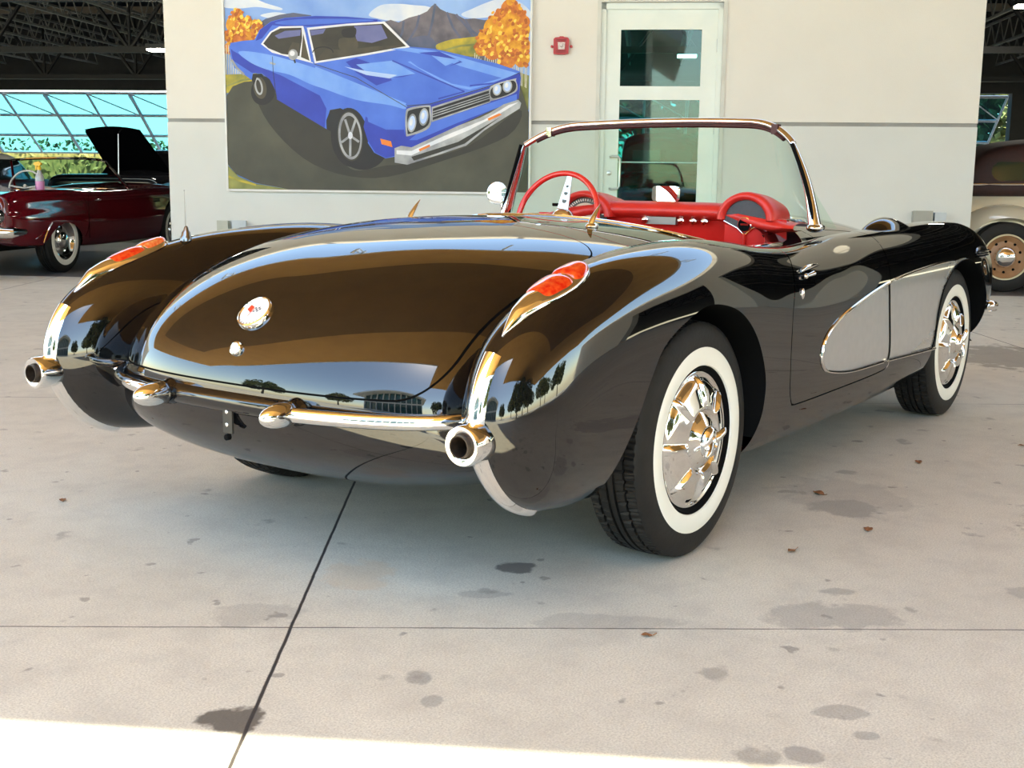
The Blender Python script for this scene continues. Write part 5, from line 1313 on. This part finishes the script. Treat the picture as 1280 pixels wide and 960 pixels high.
# --- black car with its bonnet raised
BP = new_mat('dark_car_paint', (.004, .004, .005), .12, ior=1.5)
T2 = frame(-6.85, 6.0, 0, 1)
bc = thing('black_saloon', T2(2.2, 0, 0), 'black car with its bonnet propped open behind the red car', 'car', rz=ANG)
def sec2(h, wd, zb=.25): return [(0, zb), (wd*.8, zb), (wd*.95, zb+.05), (wd, zb+.22), (wd, h-.2), (wd*.97, h-.06), (wd*.88, h), (wd*.7, h+.015), (0, h+.02)]
M2 = loft([(0, sec2(.88, .84, .34)), (.08, sec2(.98, .90)), (.9, sec2(1.0, .92)), (2.4, sec2(1.0, .92)), (4.2, sec2(.98, .92)), (4.7, sec2(.85, .84, .34))])
for cx in (.95, 3.75): M2 = circ_cut(M2, cx, .34, .40)
mesh_obj('body_shell', place(M2, T2), BP, bc)
M2 = loft([(1.6, [(0, .9), (.6, .9), (.78, .92), (.76, 1.0), (.72, 1.02), (.4, 1.03), (0, 1.04)]), (2.1, [(0, .9), (.6, .9), (.78, .92), (.76, 1.12), (.68, 1.32), (.4, 1.36), (0, 1.37)]), (3.1, [(0, .9), (.6, .9), (.78, .92), (.76, 1.14), (.68, 1.34), (.4, 1.38), (0, 1.39)]), (3.9, [(0, .9), (.6, .9), (.78, .92), (.76, 1.0), (.72, 1.04), (.4, 1.05), (0, 1.06)])])
mesh_obj('cabin', place(M2, T2), BP, bc)
g = MB(); P = [[T2(.10+1.15*v-.9*v*0, -.70+1.4*w_*1, 1.02+.0) for w_ in (0, 1)] for v in (0, 1)]
rows = [[T2(1.40-1.0*v, .50*w_*(1-.12*v), 1.03+.62*v+.05*(1-w_*w_)) for w_ in np.linspace(-1, 1, 9)] for v in np.linspace(0, 1, 7)]; rows2 = [[(p[0], p[1], p[2]+.03) for p in r] for r in rows]
g.grid(rows); g.grid(rows2); g.build('bonnet', BP, bc, angle=60)
g = MB(); g.tube([T2(.45, -.05, 1.0), T2(.50, -.05, 1.62)], .009, 6); g.build('prop_rod', STL, bc)
g = MB(); g.tube([T2(-.04, y_, .50) for y_ in (-.85, -.4, .4, .85)], .06, 10); g.build('bumper', CHR, bc)
for x in (.95, 3.75):
    for s in (-1, 1): simple_wheel(T2, x, s, .80, bc)
# --- white-roofed car further left
T3 = frame(-8.95, 4.2, -.2, 1); wc = thing('white_roofed_car', T3(2.2, 0, 0), 'car with white roof and dark windows at the left edge of the hall opening', 'car', rz=ANG)
M3 = loft([(0, sec2(.80, .84, .34)), (.08, sec2(.88, .90)), (.9, sec2(.90, .92)), (4.2, sec2(.90, .92)), (4.7, sec2(.8, .84, .34))])
for cx in (.95, 3.75): M3 = circ_cut(M3, cx, .34, .40)
mesh_obj('body_shell', place(M3, T3), pmat('maroon_dull', (.06, .01, .012), rough=.3), wc)
M3 = loft([(1.0, [(0, .8), (.6, .8), (.80, .84), (.78, .9), (.72, .92), (.4, .93), (0, .94)]), (1.5, [(0, .8), (.6, .8), (.80, .84), (.78, 1.0), (.66, 1.24), (.4, 1.26), (0, 1.27)]), (2.9, [(0, .8), (.6, .8), (.80, .84), (.78, 1.0), (.66, 1.26), (.4, 1.28), (0, 1.29)]), (3.5, [(0, .8), (.6, .8), (.80, .84), (.78, .9), (.72, .92), (.4, .93), (0, .94)])])
a_, b_ = clip(M3, M3[0][:, 2]-1.22); mesh_obj('side_windows', place(a_, T3), new_mat('dark_window', (.01, .015, .016), .05), wc); mesh_obj('roof', place(b_, T3), pmat('roof_white', (.62, .60, .55), rough=.3), wc)
for x in (.95, 3.75):
    for s in (-1, 1): simple_wheel(T3, x, s, .80, wc)
# --- black pickup seen through the entrance door glass
T5 = frame(1.55, 9.0, 0, 1); tk = thing('black_truck', T5(2.2, 0, 0), 'black upright truck seen through the entrance door glass', 'truck', rz=ANG)
M5 = loft([(0, sec2(1.05, .66, .40)), (.08, sec2(1.12, .74, .36)), (1.5, sec2(1.15, .80, .34)), (4.2, sec2(1.1, .80, .34)), (4.4, sec2(.95, .72, .4))])
for cx in (.8, 3.4): M5 = circ_cut(M5, cx, .36, .42)
mesh_obj('body_shell', place(M5, T5), BP, tk)
M5 = loft([(1.1, [(0, 1.0), (.5, 1.0), (.72, 1.04), (.70, 1.2), (.66, 1.5), (.4, 1.62), (0, 1.66)]), (1.25, [(0, 1.0), (.5, 1.0), (.74, 1.04), (.72, 1.3), (.66, 1.68), (.4, 1.80), (0, 1.83)]), (2.6, [(0, 1.0), (.5, 1.0), (.74, 1.04), (.72, 1.3), (.66, 1.68), (.4, 1.80), (0, 1.83)]), (2.8, [(0, 1.0), (.5, 1.0), (.72, 1.04), (.70, 1.2), (.66, 1.5), (.4, 1.62), (0, 1.66)])])
mesh_obj('cabin', place(M5, T5), BP, tk)
g = MB(); g.box((1.06, -.52, 1.28), (1.10, -.04, 1.52), T=T5); g.box((1.06, .04, 1.28), (1.10, .52, 1.52), T=T5); g.build('rear_window', new_mat('truck_window', (.05, .12, .12), .05), tk, smooth=False)
g = MB(); g.tube([T5(-.05, y_, .62) for y_ in (-.7, 0, .7)], .05, 8); g.build('bumper', CHR, tk)
for x in (.8, 3.4):
    for s in (-1, 1): simple_wheel(T5, x, s, .70, tk)
# --- cream vintage car in the right opening
CRM = new_mat('cream_paint', (.60, .55, .43), .08, ior=1.6, coat=.5); noise_mix(CRM, (.60, .55, .43), (.57, .52, .40), 2)
T4 = frame(3.86, 1.28, 1, 0)            # heads to the right, its right side towards the camera
vc = thing('cream_vintage_car', T4(2.2, 0, 0), 'cream vintage car with bronze wheel and dark top in the right hall opening', 'car', rz=ANG)
def sec3(h, wd, zb=.33): return [(0, zb), (wd*.6, zb), (wd*.78, zb+.05), (wd*.86, zb+.15), (wd*.86, h-.22), (wd*.80, h-.08), (wd*.66, h), (wd*.4, h+.02), (0, h+.03)]
M4 = loft([(0.0, sec3(.62, .50)), (.15, sec3(.82, .66)), (.6, sec3(.96, .80)), (1.3, sec3(1.0, .84)), (2.6, sec3(1.0, .84)), (3.4, sec3(1.02, .70)), (4.3, sec3(1.0, .52)), (4.5, sec3(.9, .45))])
mesh_obj('body_shell', place(M4, T4), CRM, vc)
for s in (-1, 1):
    for cx, nm in ((.86, 'rear_fender'), (3.75, 'front_fender')):
        rows = []
        for i in range(25):
            a_ = -.25+(PI+.45)*i/24; row = []
            for k in range(9):
                v = k/8; y_ = .55+.34*v; r = .455-.10*v**3.2*.9; r += .045*math.sin(PI*v); x_ = cx-math.cos(a_)*r*1.12; z_ = .345+math.sin(a_)*r*(1.0)
                row.append(T4(x_, s*y_, z_))
            rows.append(row)
        g = MB(); g.grid(rows); g.build(nm, CRM, vc, angle=70)
BRZ = pmat('bronze_wheel_paint', (.36, .19, .09), (.30, .15, .07), 8, rough=.4)
CWW = pmat('cream_stripe', (.70, .62, .42), rough=.5)
for x in (.86, 3.75):
    for s in (-1, 1):
        t, rm, o, ax = simple_wheel(T4, x, s, .80, vc, rimcol=BRZ, wwcol=CWW, ww=(.205, .222), cap=[(.105, .05), (.104, .062), (.092, .085), (.06, .105), (.0001, .112)])
        axn = ax/np.linalg.norm(ax); e1 = np.array([0, 0, 1.]); e2 = np.cross(axn, e1)
        for k in range(10):
            c = np.array(o)+.148*(math.cos(2*PI*k/10)*e1+math.sin(2*PI*k/10)*e2)+axn*.038
            g = MB(); g.lathe([(.0001, .003), (.013, .003), (.014, -.002)], c, axn, 12); g.build('wheel_slot', BLK, rm)
TOPM = pmat('dark_fabric_top', (.03, .008, .008), (.02, .006, .006), 30, rough=.7)
M4 = loft([(.45, [(0, .9), (.4, .9), (.62, .92), (.64, .98), (.60, 1.02), (.4, 1.04), (0, 1.05)]), (.80, [(0, .9), (.4, .9), (.68, .92), (.70, 1.10), (.62, 1.34), (.4, 1.40), (0, 1.42)]), (2.1, [(0, .9), (.4, .9), (.70, .92), (.70, 1.10), (.64, 1.36), (.4, 1.44), (0, 1.46)]), (2.75, [(0, .9), (.4, .9), (.70, .92), (.70, .98), (.66, 1.02), (.4, 1.04), (0, 1.05)])])
wn, tp_ = clip(M4, np.maximum(M4[0][:, 2]-1.24, np.maximum(1.06-M4[0][:, 2], np.maximum(.72-M4[0][:, 0], M4[0][:, 0]-2.3))))
mesh_obj('soft_top', place(tp_, T4), TOPM, vc); mesh_obj('side_window', place(wn, T4), new_mat('green_dark_glass', (.01, .03, .02), .03), vc)
g = MB(); g.tube([T4(.35, -.66, 1.02), T4(1.2, -.74, 1.03), T4(2.9, -.72, 1.03)], .012, 8); g.build('belt_trim', CHR, vc)
g = MB(); g.ball((1.35, -.80, .93), (.06, .03, .02), 12, 8, T=T4); g.ball((1.5, -.92, 1.02), (.05, .07, .05), 14, 10, T=T4); g.tube([T4(1.5, -.72, .95), T4(1.5, -.92, 1.0)], .012, 8); g.build('side_mirror', CHR, vc)
g = MB(); g.tube([T4(-.12, -.6, .48), T4(-.16, 0, .48), T4(-.12, .6, .48)], .04, 10); g.build('rear_bumper', CHR, vc)
# ------------------------------------------------------------------ fallen leaves on the concrete
LFM = pmat('dry_leaf', (.30, .12, .04), (.15, .06, .02), 60, rough=.8)
def leaf_mesh(sc):
    g = MB(); rows = []
    for i in range(9):
        t = i/8; w_ = .5*math.sin(PI*t)**.8*(1-.3*t)+.01; rows.append([((t-.5)*sc, v*w_*sc*.8, .004+sc*.10*(abs(v)**1.5)*math.sin(PI*t)+sc*.06*t*t+sc*.03*math.sin(9*t+4*v)) for v in (-1, -.5, 0, .5, 1)])
    g.grid(rows); g.tube([(-.5*sc, 0, .004), (-.85*sc, .05*sc, .010)], .0012, 4); return g
LV = [(.869, -.87, .06, 1.2, 'curled brown leaf on the concrete beside the rear wheel'), (.549, -1.153, .05, .3, 'flat brown leaf on the concrete right of the rear wheel'), (-.626, -1.032, .035, 2.2, 'tiny brown leaf lying just below the thin floor joint'),
      (1.55, -1.0, .05, .6, 'brown leaf on the concrete below the silver cove'), (2.1, -1.25, .04, 2.0, 'small brown leaf on the concrete near the front tyre'), (.20, -1.05, .04, 2.9, 'small dark leaf on the concrete right of the rear tyre'), (-.73, 1.07, .04, 1.0, 'small leaf on the concrete left of the long floor joint')]
for (x, y, sc, rz_, lab) in LV:
    o = leaf_mesh(sc*.8).build('dry_leaf', LFM); o.location = (x, y, .0); o.rotation_euler = (0, 0, rz_); tag(o, lab, 'leaf', 'fallen leaves')
